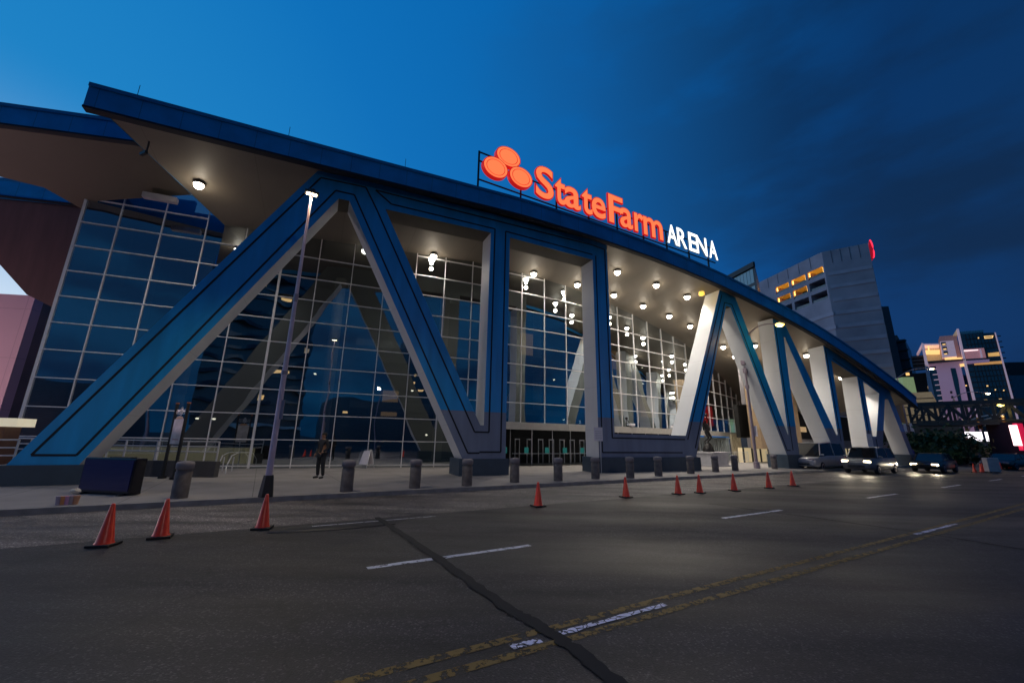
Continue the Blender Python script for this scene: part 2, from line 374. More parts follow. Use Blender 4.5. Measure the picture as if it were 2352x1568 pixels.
F = Frame((0, 22.2), (1, .47))                  # plane of the letter frames
RD = Vector((.857, .515, 0)); RN = Vector((-.515, .857, 0))   # along and across the street
RAX = (RD, RN, Vector((0, 0, 1)))
RANG = math.atan2(RD.y, RD.x)
def rp(u, v, z=0): return Vector((0, 0, z))+RD*u+RN*v
def r_uv(p): return (p.x*RD.x+p.y*RD.y, p.x*RN.x+p.y*RN.y)

# ------------------------------------------------------------------ ground, road, sidewalk
mb = MB(); mb.face([(-3000, -3000, -.02), (3000, -3000, -.02), (3000, 3000, -.02), (-3000, 3000, -.02)])
tag(mb.build('ground', mat('dark_ground', (.05, .05, .05), .8, var=.2, scale=.05)), kind='structure')
vb = r_uv(Vector((-9.54, 12.39, 0)))[1]          # bollard line
CURB = vb-.75
mb = MB(); mb.face([rp(-120, -40, 0), rp(600, -40, 0), rp(600, CURB, 0), rp(-120, CURB, 0)])
tag(mb.build('road', 'asphalt'), kind='structure')
mb = MB(); mb.box(rp(240, CURB+.09, .068), (720, .18, .164), RAX)
tag(mb.build('kerb', mat('kerb_concrete', (.24, .23, .23), .7, var=.2)), kind='structure')
mb = MB(); mb.face([rp(-120, CURB+.18, .15), rp(600, CURB+.18, .15), rp(600, CURB+140, .15), rp(-120, CURB+140, .15)])
tag(mb.build('sidewalk', 'slabs'), kind='structure')
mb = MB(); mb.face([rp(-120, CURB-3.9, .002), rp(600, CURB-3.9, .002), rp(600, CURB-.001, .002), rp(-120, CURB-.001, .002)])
tag(mb.build('headlit_strip', asphalt('headlit_asphalt', (.115, .100, .093))), kind='structure')  # headlight glow along the cones painted in as a lighter strip
# road markings
def strip(mb, pts, w, z, jit=0):
    P = [Vector((p[0], p[1], 0)) for p in pts]; L = []; Rr = []
    for i, p in enumerate(P):
        T = (P[min(i+1, len(P)-1)]-P[max(i-1, 0)]).normalized(); n = Vector((-T.y, T.x, 0))
        a = w/2*(1+random.uniform(-jit, jit)); b = w/2*(1+random.uniform(-jit, jit))
        L.append(p+n*a+Vector((0, 0, z))); Rr.append(p-n*b+Vector((0, 0, z)))
    mb.idx(L+Rr, [(i, i+1, len(P)+i+1, len(P)+i) for i in range(len(P)-1)])
def linepts(p, q, n=24): return [(p[0]+(q[0]-p[0])*i/n, p[1]+(q[1]-p[1])*i/n) for i in range(n+1)]
mb = MB()
strip(mb, linepts((-18, -5.85), (90, 57.0), 80), .115, .004, .12); strip(mb, linepts((-18, -6.17), (90, 56.6), 80), .115, .004, .12)
tag(mb.build('centre_line', 'yellow'), kind='structure')
mb = MB()
for a, b in (((.04, 4.47), (.34, 4.62)), ((.50, 4.74), (1.95, 5.58)), ((9.3, 9.93), (11.7, 11.30)), ((-9.5, -1.1), (-7.5, .1)), ((20, 16.1), (23, 17.8))):
    strip(mb, linepts(a, b, 14), .085, .008, .35)
tag(mb.build('reflector_dashes', 'flake'), kind='structure')
mb = MB()
u0, v0 = r_uv(Vector((.07, 8.15, 0)))
for u in (-14.5, -5.3, u0-2.6, u0+6.6, u0+16, u0+25, u0+34, u0+43, u0+52):
    p, q = rp(u, v0), rp(u+3.0, v0); strip(mb, linepts(p, q, 12), .13, .004, .15)
strip(mb, linepts((-4.37, 9.67), (-1.9, 11.13), 12), .05, .004, .2)
tag(mb.build('lane_dashes', 'wpaint'), kind='structure')
mb = MB()
def wig(pts, w):
    out = []
    for a, b in zip(pts, pts[1:]):
        n = 14
        for i in range(n): out.append((a[0]+(b[0]-a[0])*i/n+random.uniform(-.012, .012), a[1]+(b[1]-a[1])*i/n+random.uniform(-.012, .012)))
    out.append(pts[-1]); strip(mb, out, w, .0115, .35)
wig([(-3.3, 10.8), (-1.24, 7.5), (.06, 5.3), (.57, 4.61), (1.0, 3.75), (1.9, 2.2)], .17)
wig([(6.6, 14.1), (8.41, 11.78), (9.64, 10.04), (10.1, 8.9), (11, 6.5)], .07)
wig([(-12.5, 5.5), (-11.4, 3.2), (-10.8, 1.5)], .08)
wig([(18, 20.5), (20.4, 17.0), (22.5, 13.5)], .08)
tag(mb.build('crack_sealant', 'tar'), kind='structure')
mb = MB()
c = ground(770, 1212); mb.lathe([(.0, .0), (1.0, .0), (1.0, .003), (.0, .003)], (0, 0, 0), 28)
mb.v = [(c.x+(x*1.3+y*.2)*.9, c.y+(y*.5+x*.7)*.7, .005+z) for x, y, z in mb.v]
for (u, v, a, b_) in ((-9.0, CURB-6.6, 1.5, .7), (13.5, CURB-4.9, 2.4, .8), (30, CURB-6.5, 4, 1.0)):
    mb.face([rp(u, v, .006), rp(u+a, v+.04, .006), rp(u+a-.03, v+b_, .006), rp(u+.02, v+b_-.03, .006)])
tag(mb.build('asphalt_patch', mat('patch_asphalt', (.013, .012, .0125), .6, var=.3, scale=12)), kind='structure')

# ------------------------------------------------------------------ arena
arena = thing('arena', 'blue steel arena with letter-shaped frames, wing-like roof and glass drum wall', 'arena', (0, 22.2, 0))
def A_(mb, name, mats, bevel=0, parent=None):
    o = mb.build(name, mats, None, bevel)
    if parent is None: o.parent = arena; o.matrix_parent_inverse = Matrix.Translation((0, -22.2, 0))
    else: o.parent = parent; o.matrix_parent_inverse = parent.matrix_parent_inverse.copy() if parent.type == 'EMPTY' else Matrix.Identity(4)
    return o
FB = [(-19.2, 14.32), (-10, 14.55), (0, 14.85), (5, 14.72), (10, 14.38), (13.5, 14.0), (16.9, 13.55), (19.5, 13.08), (23, 12.38), (25.5, 11.85), (29.6, 10.83), (33.2, 9.75), (36.8, 8.55), (41.35, 6.9), (44.2, 5.65), (60, -1.2)]
def zb(s):
    for (a, za), (b, zc) in zip(FB, FB[1:]):
        if s <= b: return za+(zc-za)*(s-a)/(b-a)
    return FB[-1][1]
def zsof(s, d): return zb(s)+.42-.085*min(max(d, 0), 10)
LD = (0.0, 1.3)
letters = {
 'A1': [(-18.78, .8), (-10.9, 14.85), (-8.3, 15.0), (-7.52, 13.65), (-1.75, 2.65), (-1.75, .95), (-2.65, .95), (-9.3, 13.62), (-9.8, 13.6), (-16.95, .8)],
 'T1': [(-8.3, 15.0), (5.82, 15.1), (5.82, 13.65), (-.26, 13.78), (-.26, .95), (-1.75, .95), (-1.75, 2.65), (-1.55, 2.65), (-1.5, 13.8), (-7.52, 13.65)],
 'L': [(5.82, 15.1), (7.05, 15.02), (7.05, 2.4), (13.06, 2.4), (12.5, 1.0), (5.82, 1.0)],
 'A2': [(12.5, 1.0), (13.06, 2.4), (18.07, 13.72), (19.87, 13.4), (24.23, 2.67), (24.27, 1.15), (23.75, 1.15), (19.17, 12.45), (18.65, 12.5), (13.9, 1.15), (13.9, 1.0)],
 'N': [(24.27, 1.15), (24.23, 2.67), (24.3, 2.67), (24.38, 12.3), (26.05, 11.95), (31.0, 2.8), (31.22, 2.8), (31.3, 10.75), (32.2, 10.5), (32.2, 9.45), (31.95, 1.15), (30.45, 1.15), (25.7, 10.85), (25.55, 10.85), (25.35, 1.15)],
 'T2': [(32.2, 10.5), (39.9, 8.0), (39.55, 6.9), (36.98, 7.9), (36.85, 2.8), (36.85, 1.15), (35.83, 1.15), (36.07, 8.28), (32.2, 9.45)],
 'A3': [(36.85, 1.15), (36.85, 2.8), (37.5, 2.8), (39.55, 6.9), (39.9, 8.0), (41.6, 7.35), (43.9, 1.15), (43.1, 1.15), (41.03, 6.43), (40.45, 6.45), (37.95, 1.15)],
}
M['front'] = None
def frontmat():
    # pale cladding: dusk blue painted in above, street-lit grey below a slanted joint, from the frame marked 'L' rightwards
    mt = mat('dusk_tinted_cladding', (1, 1, 1), .42, var=.16, scale=1.1, stretch=(1.6, 1.6, .22)); t = mt.node_tree; b = t.nodes['Principled BSDF']
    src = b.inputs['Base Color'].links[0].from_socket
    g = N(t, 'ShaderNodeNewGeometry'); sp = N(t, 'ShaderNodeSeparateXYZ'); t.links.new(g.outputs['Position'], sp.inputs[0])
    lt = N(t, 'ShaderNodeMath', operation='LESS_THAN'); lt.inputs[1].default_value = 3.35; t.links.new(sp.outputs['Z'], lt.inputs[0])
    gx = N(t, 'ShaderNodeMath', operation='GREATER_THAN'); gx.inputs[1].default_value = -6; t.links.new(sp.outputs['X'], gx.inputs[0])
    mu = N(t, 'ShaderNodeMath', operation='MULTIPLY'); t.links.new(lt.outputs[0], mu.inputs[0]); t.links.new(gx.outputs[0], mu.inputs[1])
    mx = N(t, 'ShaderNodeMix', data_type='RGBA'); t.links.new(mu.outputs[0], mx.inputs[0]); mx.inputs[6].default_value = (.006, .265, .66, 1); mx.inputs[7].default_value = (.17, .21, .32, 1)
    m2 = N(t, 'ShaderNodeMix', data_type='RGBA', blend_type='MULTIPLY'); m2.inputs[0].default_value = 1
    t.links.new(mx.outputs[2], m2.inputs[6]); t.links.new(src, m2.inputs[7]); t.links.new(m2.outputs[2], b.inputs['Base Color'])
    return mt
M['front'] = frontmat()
grooves = {
 'A1': [[(-18.22, 1.15), (-10.72, 14.5), (-8.6, 14.62), (-7.95, 13.5), (-2.05, 2.3), (-1.75, 2.3)], [(-18.22, 1.15), (-17.07, 1.15), (-9.98, 14.0), (-9.1, 14.02), (-2.38, 1.25), (-1.75, 1.25)]],
 'T1': [[(-8.1, 14.6), (5.82, 14.72)], [(-7.25, 14.02), (-1.25, 14.1), (-1.25, 2.3), (-1.75, 2.3)], [(-8.1, 14.6), (-7.25, 14.02)], [(5.82, 14.02), (-.55, 14.12), (-.55, 1.3), (-1.75, 1.3)]],
 'L': [[(5.82, 14.72), (6.85, 14.62), (6.85, 2.15), (12.95, 2.15)], [(6.08, 14.0), (6.08, 1.3), (12.62, 1.3)]],
 'A2': [[(13.2, 2.15), (18.28, 13.35)], [(13.85, 1.6), (18.5, 12.75), (19.35, 12.7), (23.85, 1.5), (24.27, 1.5)]],
 'N': [[(24.6, 1.5), (24.6, 11.6)], [(31.55, 2.3), (31.55, 10.3)]],
 'T2': [[(36.3, 1.5), (36.3, 8.0)], [(32.5, 9.65), (39.4, 7.3)]],
 'A3': [[(37.35, 1.5), (37.35, 2.6)]],
}
names = {'A1': 'first frame, a wide A at the left end', 'T1': 'T-shaped frame with long crossbar', 'L': 'L-shaped frame with grey foot bar', 'A2': 'A-shaped frame right of the L', 'N': 'N-shaped frame', 'T2': 'short T-shaped frame under the sloping roof edge', 'A3': 'smallest A-shaped frame at the right end'}
for k, lp in letters.items():
    mb = MB()
    mb.prism(lp, lambda a, b, d: F.w(a, b, d), LD[0], LD[1], 0, 1, 2, under=4)  # flat undersides take a darker colour, their shade painted in
    for gl in grooves.get(k, []):
        for (a0, b0), (a1, b1) in zip(gl, gl[1:]):
            mb.beam(F.w(a0, b0, -.003), F.w(a1, b1, -.003), .075, .03, up=F.nb, mi=3)
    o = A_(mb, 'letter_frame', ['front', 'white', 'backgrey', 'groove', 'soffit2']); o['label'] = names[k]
mb = MB()
for a0, a1, zt in ((-19.1, -16.75, .82), (-2.85, -.12, .97), (5.66, 14.1, 1.02), (23.6, 25.5, 1.17), (30.3, 32.1, 1.17), (35.7, 38.1, 1.17), (42.95, 44.0, 1.17)):
    mb = MB(); F.box(mb, a0, a1, .13, zt, -.14, 1.5); A_(mb, 'plinth', 'plinth')

# roof wing over the frames: fascia, coping, soffit
def fascia(frame, prof, d0, h, name='fascia', seg=1.4):
    mb = MB(); n = max(2, int((prof[-1][0]-prof[0][0])/seg))
    S = [prof[0][0]+(prof[-1][0]-prof[0][0])*i/n for i in range(n+1)]
    def zz(s):
        for (a, za), (b, zc) in zip(prof, prof[1:]):
            if s <= b+1e-6: return za+(zc-za)*(s-a)/(b-a)
        return prof[-1][1]
    for a, b in zip(S, S[1:]):
        za, zc = zz(a), zz(b)
        for (lo, hi, dd0, dd1, mi) in ((.06, h-.17, d0, d0+.16, 0), (h-.17, h, d0-.06, d0+.2, 1), (-.03, .06, d0-.05, d0+.3, 2)):
            q = [frame.w(a, za+lo, dd0), frame.w(b, zc+lo, dd0), frame.w(b, zc+hi, dd0), frame.w(a, za+hi, dd0)]
            r_ = [frame.w(a, za+lo, dd1), frame.w(b, zc+lo, dd1), frame.w(b, zc+hi, dd1), frame.w(a, za+hi, dd1)]
            mb.face(q, mi); mb.face(r_, mi); mb.face([q[0], q[1], r_[1], r_[0]], mi); mb.face([q[3], q[2], r_[2], r_[3]], mi)
            if a == S[0]: mb.face([q[0], q[3], r_[3], r_[0]], mi)
            if b == S[-1]: mb.face([q[1], q[2], r_[2], r_[1]], mi)
    return mb, S, zz
prof = [p for p in FB if p[0] < 45]+[]
mb, S, zz = fascia(F, prof, -.95, 1.13)
A_(mb, 'fascia', ['fascia', 'coping', 'groove'])
# soffit + roof deck as a real slab; its left end runs back at an angle
mb = MB(); md = MB()
Ds = [-.78, 0, 2, 5, 9, 14, 20, 28, 38, 52]
def sleft(d): return -19.15+.40*(d+.9)
SS = [-19.2+(44.2+19.2)*i/46 for i in range(47)]
def spt(s, d):
    s2 = max(s, sleft(d)); return s2
for i in range(46):
    for j in range(len(Ds)-1):
        c4 = [(SS[i], Ds[j]), (SS[i+1], Ds[j]), (SS[i+1], Ds[j+1]), (SS[i], Ds[j+1])]
        q = [(spt(s, d), d) for s, d in c4]
        if abs(q[0][0]-q[1][0]) < 1e-5 and abs(q[2][0]-q[3][0]) < 1e-5: continue
        mb.face([F.w(s, zsof(s, d), d) for s, d in q]); md.face([F.w(s, zb(s)+1.12, d) for s, d in q])
for j in range(len(Ds)-1):
    s0, s1 = sleft(Ds[j]), sleft(Ds[j+1])
    md.face([F.w(s0, zsof(s0, Ds[j])-.02, Ds[j]), F.w(s1, zsof(s1, Ds[j+1])-.02, Ds[j+1]), F.w(s1, zb(s1)+1.12, Ds[j+1]), F.w(s0, zb(s0)+1.12, Ds[j])], 1)
A_(mb, 'soffit', 'soffit'); A_(md, 'roof_deck', ['roof', 'coping'])
# second and third wings behind the first, and the brown drum beneath them
class Plane3:
    def __init__(s, a, b, c): s.n = (b-a).cross(c-a).normalized(); s.a = a
    def hit(s, px, py):
        d = ray(px, py); return CAM+d*((s.a-CAM).dot(s.n)/d.dot(s.n))
gleft = Frame((-23.5, 19.7), (11.5, 4.4))
def wing(pa, pb, zf, third, ptoppx, h, soffit_px, matn, ext):
    A = ground(*pa, zf); B = ground(*pb, zf)
    fr = Frame((B.x, B.y), (A.x-B.x, A.y-B.y)); L = (A-B).length
    m_, _, _ = fascia(fr, [(-ext[0], zf), (L+ext[1], zf)], -.05, h)
    A_(m_, 'fascia', ['fascia', 'coping', 'groove'])
    return A, B, fr, L
A2, B2, fr2, L2 = wing((281, 324), (0, 287), 15.5, None, None, 1.12, None, 'soffit2', (14, 4))
C2 = Vector((*gleft.w(.3, 0)[:2], 14.3)); P2 = Plane3(A2, B2, C2)
mb = MB()
pts = [fr2.w(L2+4, 15.5, .1), fr2.w(-14, 15.5, .1), P2.hit(-260, 240), P2.hit(0, 374), P2.hit(211, 493), P2.hit(225, 462), P2.hit(367, 452), P2.hit(560, 440)]
top = [Vector((p.x, p.y, 16.5)) for p in pts]
mb.face(pts, 0); mb.face(top, 1)
for i in range(len(pts)): mb.face([pts[i], pts[(i+1) % 8], top[(i+1) % 8], top[i]], 1)
A_(mb, 'soffit', ['soffit2', 'coping'])
A3, B3, fr3, L3 = wing((158, 469), (0, 451), 16.2, None, None, 1.25, None, 'soffit3', (16, 7))
C3 = atdist(61, 676, 38); P3 = Plane3(A3, B3, C3)
mb = MB()
pts = [fr3.w(L3+7, 16.2, .1), fr3.w(-16, 16.2, .1), P3.hit(-200, 440), P3.hit(0, 608), P3.hit(61, 676), P3.hit(150, 720), P3.hit(330, 640)]
n3 = P3.n if P3.n.z > 0 else -P3.n
top = [p+Vector((0, 0, .5)) for p in pts]
mb.face(pts, 0); mb.face(top, 1)
for i in range(len(pts)): mb.face([pts[i], pts[(i+1) % len(pts)], top[(i+1) % len(pts)], top[i]], 1)
A_(mb, 'soffit', ['soffit3', 'coping'])

# curtain wall ---------------------------------------------------------------
GP = [(-23.5, 19.7), (-17.8, 21.85), (-12, 24.1), (-7, 26.05), (-2.2, 28.0), (1, 29.55), (4.2, 31.2), (9.3, 34.55), (14.5, 38), (18, 40.5), (21, 43), (25, 47), (28.2, 50.4), (30.6, 53.6), (32.2, 57.2), (32.8, 61)]
seglen = [0]
for a, b in zip(GP, GP[1:]): seglen.append(seglen[-1]+math.hypot(b[0]-a[0], b[1]-a[1]))
def gp(t):
    for i, (a, b) in enumerate(zip(seglen, seglen[1:])):
        if t <= b or i == len(GP)-2:
            k = (t-a)/(b-a); p, q = GP[i], GP[i+1]
            return Vector((p[0]+(q[0]-p[0])*k, p[1]+(q[1]-p[1])*k, 0)), Vector((q[0]-p[0], q[1]-p[1], 0)).normalized()
TT = seglen[-1]
ZR = [.30]+[1.72+1.41*k for k in range(0, 12)]
def f_sd(p): r_ = p-F.P; return r_.dot(F.D), r_.dot(F.nb)
def ztop(p, t):
    s, d = f_sd(p)
    if t < 7.2: return 17.4 if False else 16.4
    return zsof(s, d)+.02
SPLIT = 25.6
gl = MB(); mu_h = {}; mu_v = []; band = MB(); recess = MB()
stops = [0.0]+[1.61, 3.55, 5.61, 7.65]+[9.76+2.04*k for k in range(0, 60)]
stops = [x for x in stops if x < TT]+[TT]
for a, b in zip(stops, stops[1:]):
    pa, _ = gp(a); pb, _ = gp(b); T = (pb-pa).normalized(); nrm = Vector((T.y, -T.x, 0))
    za, zc = ztop(pa, a), ztop(pb, b); zlow = .16 if b <= SPLIT else 3.15
    gl.face([(pa.x, pa.y, zlow), (pb.x, pb.y, zlow), (pb.x, pb.y, zc), (pa.x, pa.y, za)])
    for z in ZR:
        if z < zlow-.05 or z > min(za, zc)-.15: continue
        if b > SPLIT and z < 3.2: continue
        mu_h.setdefault(round(z+.001*(a > 40), 4), MB()).beam((pa.x+nrm.x*.05, pa.y+nrm.y*.05, z), (pb.x+nrm.x*.05, pb.y+nrm.y*.05, z), .07, .045)
    if b > SPLIT:
        z0, z1 = (2.66, 3.17)
        band.beam((pa.x, pa.y, (z0+z1)/2), (pb.x, pb.y, (z0+z1)/2), .30, z1-z0)
for a in stops:
    pa, T = gp(a); nrm = Vector((T.y, -T.x, 0)); zlow = .16 if a <= SPLIT else 3.17
    w = .12 if abs(a-9.76) < .1 or a == 0 else .048
    mv = MB(); mu_v.append(mv); mv.beam((pa.x+nrm.x*.045, pa.y+nrm.y*.045, zlow), (pa.x+nrm.x*.045, pa.y+nrm.y*.045, ztop(pa, a)), w, .04, up=nrm)
gw = thing('glass_wall', None, None, (0, 22.2, 0)); gw.parent = arena; gw.location = (0, 0, 0)
def child(par, mb, name, mats):
    o = mb.build(name, mats, None); o.parent = par; o.matrix_parent_inverse = Matrix.Translation((0, -22.2, 0)); return o
child(gw, gl, 'glazing', 'glass'); [child(gw, x, 'mullion', 'mullion') for x in mu_v]; [child(gw, x, 'transom', 'mullion') for x in mu_h.values()]
A_(band, 'entrance_band', mat('entrance_band', (.42, .40, .38), .6, var=.08))
# lobby behind the glass
def off(p, T, d): return Vector((p.x-T.y*d, p.y+T.x*d, 0))
lob = MB(); floor = MB(); cols = MB(); tanw = MB(); soff = MB()
prev = None
for i in range(0, 41):
    t = TT*i/40; p, T = gp(t); q = off(p, T, 9.0); r_ = off(p, T, .12)
    if prev:
        pq, pr = prev
        lob.face([(pq.x, pq.y, .1), (q.x, q.y, .1), (q.x, q.y, 19 if t < 9 else 16), (pq.x, pq.y, 19 if t < 9 else 16)])
        floor.face([(pr.x, pr.y, .2), (r_.x, r_.y, .2), (q.x, q.y, .2), (pq.x, pq.y, .2)])
    prev = (q, r_)
p, T = gp(0); a = off(p, T, .1); b = off(p, T, 9); endw = MB(); endw.beam((a.x, a.y, 8.2), (b.x, b.y, 8.2), .3, 16.2); A_(endw, 'end_wall', mat('end_wall', (.13, .062, .05), .7, var=.25, scale=.6))
# mezzanine slabs
for z in (4.4, 8.8):
    prev = None; soff = MB()
    for i in range(8, 41):
        t = TT*i/40; p, T = gp(t); q = off(p, T, 9.0); r_ = off(p, T, 3.2)
        if prev:
            pq, pr = prev
            for zq in (z, z-.5): soff.face([(pr.x, pr.y, zq), (r_.x, r_.y, zq), (q.x, q.y, zq), (pq.x, pq.y, zq)])
            soff.face([(pr.x, pr.y, z), (r_.x, r_.y, z), (r_.x, r_.y, z-.5), (pr.x, pr.y, z-.5)])
        prev = (q, r_)
    A_(soff, 'mezzanine', mat('mezzanine', (.12, .13, .14), .6))
A_(lob, 'lobby_wall', 'wall_in'); A_(floor, 'lobby_floor', 'floor_in')
for t in (4.5, 13, 21, 30, 36, 42, 48, 53.5, 58, 63):
    if t > TT: break
    p, T = gp(t); c = off(p, T, 4.2); mbc = MB(); mbc.lathe([(.38, .2), (.38, 13.4)], (c.x, c.y, 0), 18)
    A_(mbc, 'lobby_column', mat('lobby_column', (.30, .27, .22), .5))
for t, d, z0, z1, w in ((41.5, 5.5, 4.5, 7.3, 3.2), (47, 5.0, 4.5, 6.8, 2.5), (44.5, 6.5, 9.3, 11.7, 3.6), (57, 5.0, 3.4, 7.4, 1.2), (61, 5, 3.4, 7.4, 1.0), (30, 6, 9.6, 11.6, 1.4), (17.5, 7, 3.6, 5.6, 1.2)):
    p, T = gp(min(t, TT)); c = off(p, T, d); mbc = MB(); mbc.box((c.x, c.y, (z0+z1)/2), (w, .3, z1-z0), (T, Vector((-T.y, T.x, 0)), Vector((0, 0, 1))))
    A_(mbc, 'lit_partition', 'tan')
# warm strip of lobby wall low down at the left end
p0, T = gp(2.2); p1, _ = gp(9.5); a = off(p0, T, 2.2); b = off(p1, T, 2.2)
mbc = MB(); mbc.beam((a.x, a.y, .75), (b.x, b.y, .75), .2, .9); A_(mbc, 'lit_counter', 'cream')
rndl = random.Random(3)
il = MB()
for t, d, z in ((19, 5, 5.5), (20.5, 6, 2.2), (33, 5, 7.4), (35, 6, 3.9), (38, 4, 5.2), (46, 5, 8.2), (50, 5, 3.9), (56, 4, 8.5), (60, 5, 4.0), (40, 6, 8.1), (43, 4.5, 6.9), (48, 6, 10.3), (52, 4, 6.6), (54.5, 5, 9.1), (62, 4, 6.5), (27, 6, 2.2), (5.8, 4, 2.9), (6.7, 4, 2.9), (12, 5, 6.3)):
    p, T = gp(min(t, TT)); c = off(p, T, d); il = MB(); il.lathe([(.02, -.07), (.09, -.05), (.09, .03), (.02, .05)], (c.x, c.y, z), 8); A_(il, 'lobby_lamp', 'lamp_s')
# doors under the entrance band
drs = MB(); dm = MB(); tealb = MB()
for i in range(60):
    t0 = SPLIT+i*.9; t1 = t0+.9
    if t1 > 52: break
    p, T = gp(t0); q, _ = gp(t1); a = off(p, T, 2.4); b = off(q, T, 2.4)
    drs.face([(a.x, a.y, .15), (b.x, b.y, .15), (b.x, b.y, 3.1), (a.x, a.y, 3.1)])
    if i % 2 == 0:
        c = off(p, T, .6); dm.beam((c.x, c.y, .15), (c.x, c.y, 2.7), .05)
        if i < 16: c2 = off(p, T, .9); tealb = MB(); tealb.box((c2.x-.25, c2.y, 1.2), (.3, .2, .42), None); A_(tealb, 'turnstile_box', M.setdefault('teal', mat('teal_box', (.03, .22, .20), .5, emit=(.05, .5, .45), es=.12)))
p, T = gp(SPLIT); a = off(p, T, .3); b = off(p, T, 2.4); drs.face([(a.x, a.y, .15), (b.x, b.y, .15), (b.x, b.y, 3.1), (a.x, a.y, 3.1)])
p0, T = gp(SPLIT+.1)
for i in range(30):
    p, T = gp(SPLIT+i*.9); q, _ = gp(SPLIT+(i+1)*.9); a = off(p, T, .6); b = off(q, T, .6); dm.beam((a.x, a.y, .98), (b.x, b.y, .98), .04)
A_(drs, 'door_recess', 'black'); A_(dm, 'door_frames', 'rail')

# lower wing of the building seen between the right-hand frames
back = frame_vp(1880, 1000, 62, 2600)
wl = MB()
def wq(px0, px1, py0, py1, d, mi=0, th=.4, mbx=None):
    (a0, z1), (a1, _) = back.uv(px0, py0, d), back.uv(px1, py0, d)
    _, z0 = back.uv(px0, py1, d); back.box(mbx or wl, a0, a1, z0, z1, d, d+th, mi)
a0 = back.uv(1722, 1000)[0]; a1 = back.uv(2105, 1000)[0]
for z0, z1, d, mi in ((5.8, 9.6, 0, 0), (2.55, 5.8, .9, 1), (1.55, 2.55, -.1, 0), (.1, 1.55, .9, 2)):
    back.box(wl, a0, a1, z0, z1, d, d+.4, mi)
A_(wl, 'lower_building_wall', [mat('grey_render', (.20, .19, .21), .7, var=.1), 'black', 'cream'])
wl = MB(); b0 = back.uv(1718, 1000)[0]; b1 = back.uv(1812, 1000)[0]
back.box(wl, b0, b1, 1.5, 9.0, -1.2, -.2); A_(wl, 'brown_block', mat('brown_block', (.34, .24, .15), .7, var=.1))
wl = MB()
for i in range(34):
    wl = MB(); a = a0+(a1-a0)*i/34; back.box(wl, a, a+.12, .1, 1.55, .75, .88); A_(wl, 'window_bar', 'dark')
for px in (1845, 1862, 1880):
    wl = MB(); a, z = back.uv(px, 922, -.3)
    back.box(wl, a, a+1.0, z-.3, z+.3, .7, .85)
    A_(wl, 'lit_window', 'warm')
wl = MB(); a, z = back.uv(1838, 985, .6); back.box(wl, a, a+2.2, z-.3, z+.3, .8, .88); A_(wl, 'lit_window', 'warmdim')

# soffit downlights
def hit_soffit(px, py):
    d = ray(px, py); k = 8.
    while k < 140:
        p = CAM+d*k; s, dd = f_sd(p)
        if p.z > zsof(s, dd)-.15: return p
        k += .04
    return None
LP = [(457, 423), (838, 575), (996, 587), (1226, 628), (1326, 653), (1418, 624), (1410, 677), (1507, 654), (1477, 702), (1578, 681), (1537, 725), (1585, 748), (1661, 796), (1733, 793), (1688, 818), (1762, 815), (1852, 815), (1933, 866), (2000, 914), (1758, 758)]
dl0 = None
for i, (px, py) in enumerate(LP):
    p = hit_soffit(px, py)
    if p is None: print('no soffit hit', px, py); continue
    s, dd = f_sd(p)
    if dl0 is None:
        m1 = MB(); m1.lathe([(.10, .16), (.22, .10), (.25, -.02), (.215, -.02)], (0, 0, 0), 16)
        m2 = MB(); m2.lathe([(.0, -.27), (.12, -.24), (.20, -.15), (.23, -.03), (.21, .0), (.19, .02), (.0, .03)], (0, 0, 0), 16)
        dl0 = m1.build('downlight', 'dark'); dl0.parent = arena; dl0.matrix_parent_inverse = Matrix.Translation((0, -22.2, 0))
        ln = m2.build('lamp_lens', 'lamp'); ln.parent = dl0; dl0.location = p; cur = dl0
    else:
        cur = copy_tree(dl0); cur.location = p
    light('downlight_beam', 'SPOT', (p.x, p.y, p.z-.33), 800 if dd < 14 else 1200, (1, .90, .76), .12, spot_size=R(146), spot_blend=1.0)
    light('downlight_spill', 'POINT', (p.x, p.y, p.z-.75), 34, (1, .84, .62), .15)
# box floodlight and small camera under the left wings
def under(px, py, up=.0):
    return hit_soffit(px, py)
mb = MB(); p = P2.hit(372, 442)-Vector((0, 0, .35)); mb.beam(p-gleft.D*.75, p+gleft.D*.75, .34, .3); A_(mb, 'floodlight_box', mat('fixture_grey', (.35, .33, .36), .5), .03)
mb = MB(); p = hit_soffit(343, 325)
mb.beam(p, p-Vector((0, 0, .55)), .045); mb.beam(p-Vector((0, 0, .55)), p-Vector((.30, -.08, .62)), .12, .13); A_(mb, 'soffit_camera', 'dark')
mb = MB(); p = hit_soffit(1611, 669); mb.lathe([(.05, .0), (.2, -.05), (.22, -.3), (.1, -.38)], p, 12); A_(mb, 'spotlight', mat('amber_spot', (.5, .4, .1), .5, emit=(1, .65, .1), es=1.2))
q = F.w(15.8, 12.6, .4)
l = light('amber_beam', 'SPOT', F.w(15.0, 13.35, .6), 90, (1, .62, .1), .1, spot_size=R(70), spot_blend=.6)
l.rotation_euler = (F.w(17.9, 12.4, .7)-l.location).to_track_quat('-Z', 'Y').to_euler()
# lightning rods on the roof edge
for s in (-17.9, -12.3, -6.8):
    mb = MB(); mb.tube([F.w(s, zb(s)+1.0, -.6), F.w(s, zb(s)+1.9, -.6)], .012, 6); A_(mb, 'lightning_rod', 'dark')
# small plant box on the far roof
mb = MB(); F.box(mb, 33.8, 35.6, 10.2, 11.9, 1.0, 3.0); A_(mb, 'roof_hatch', mat('hatch', (.12, .14, .17), .6))
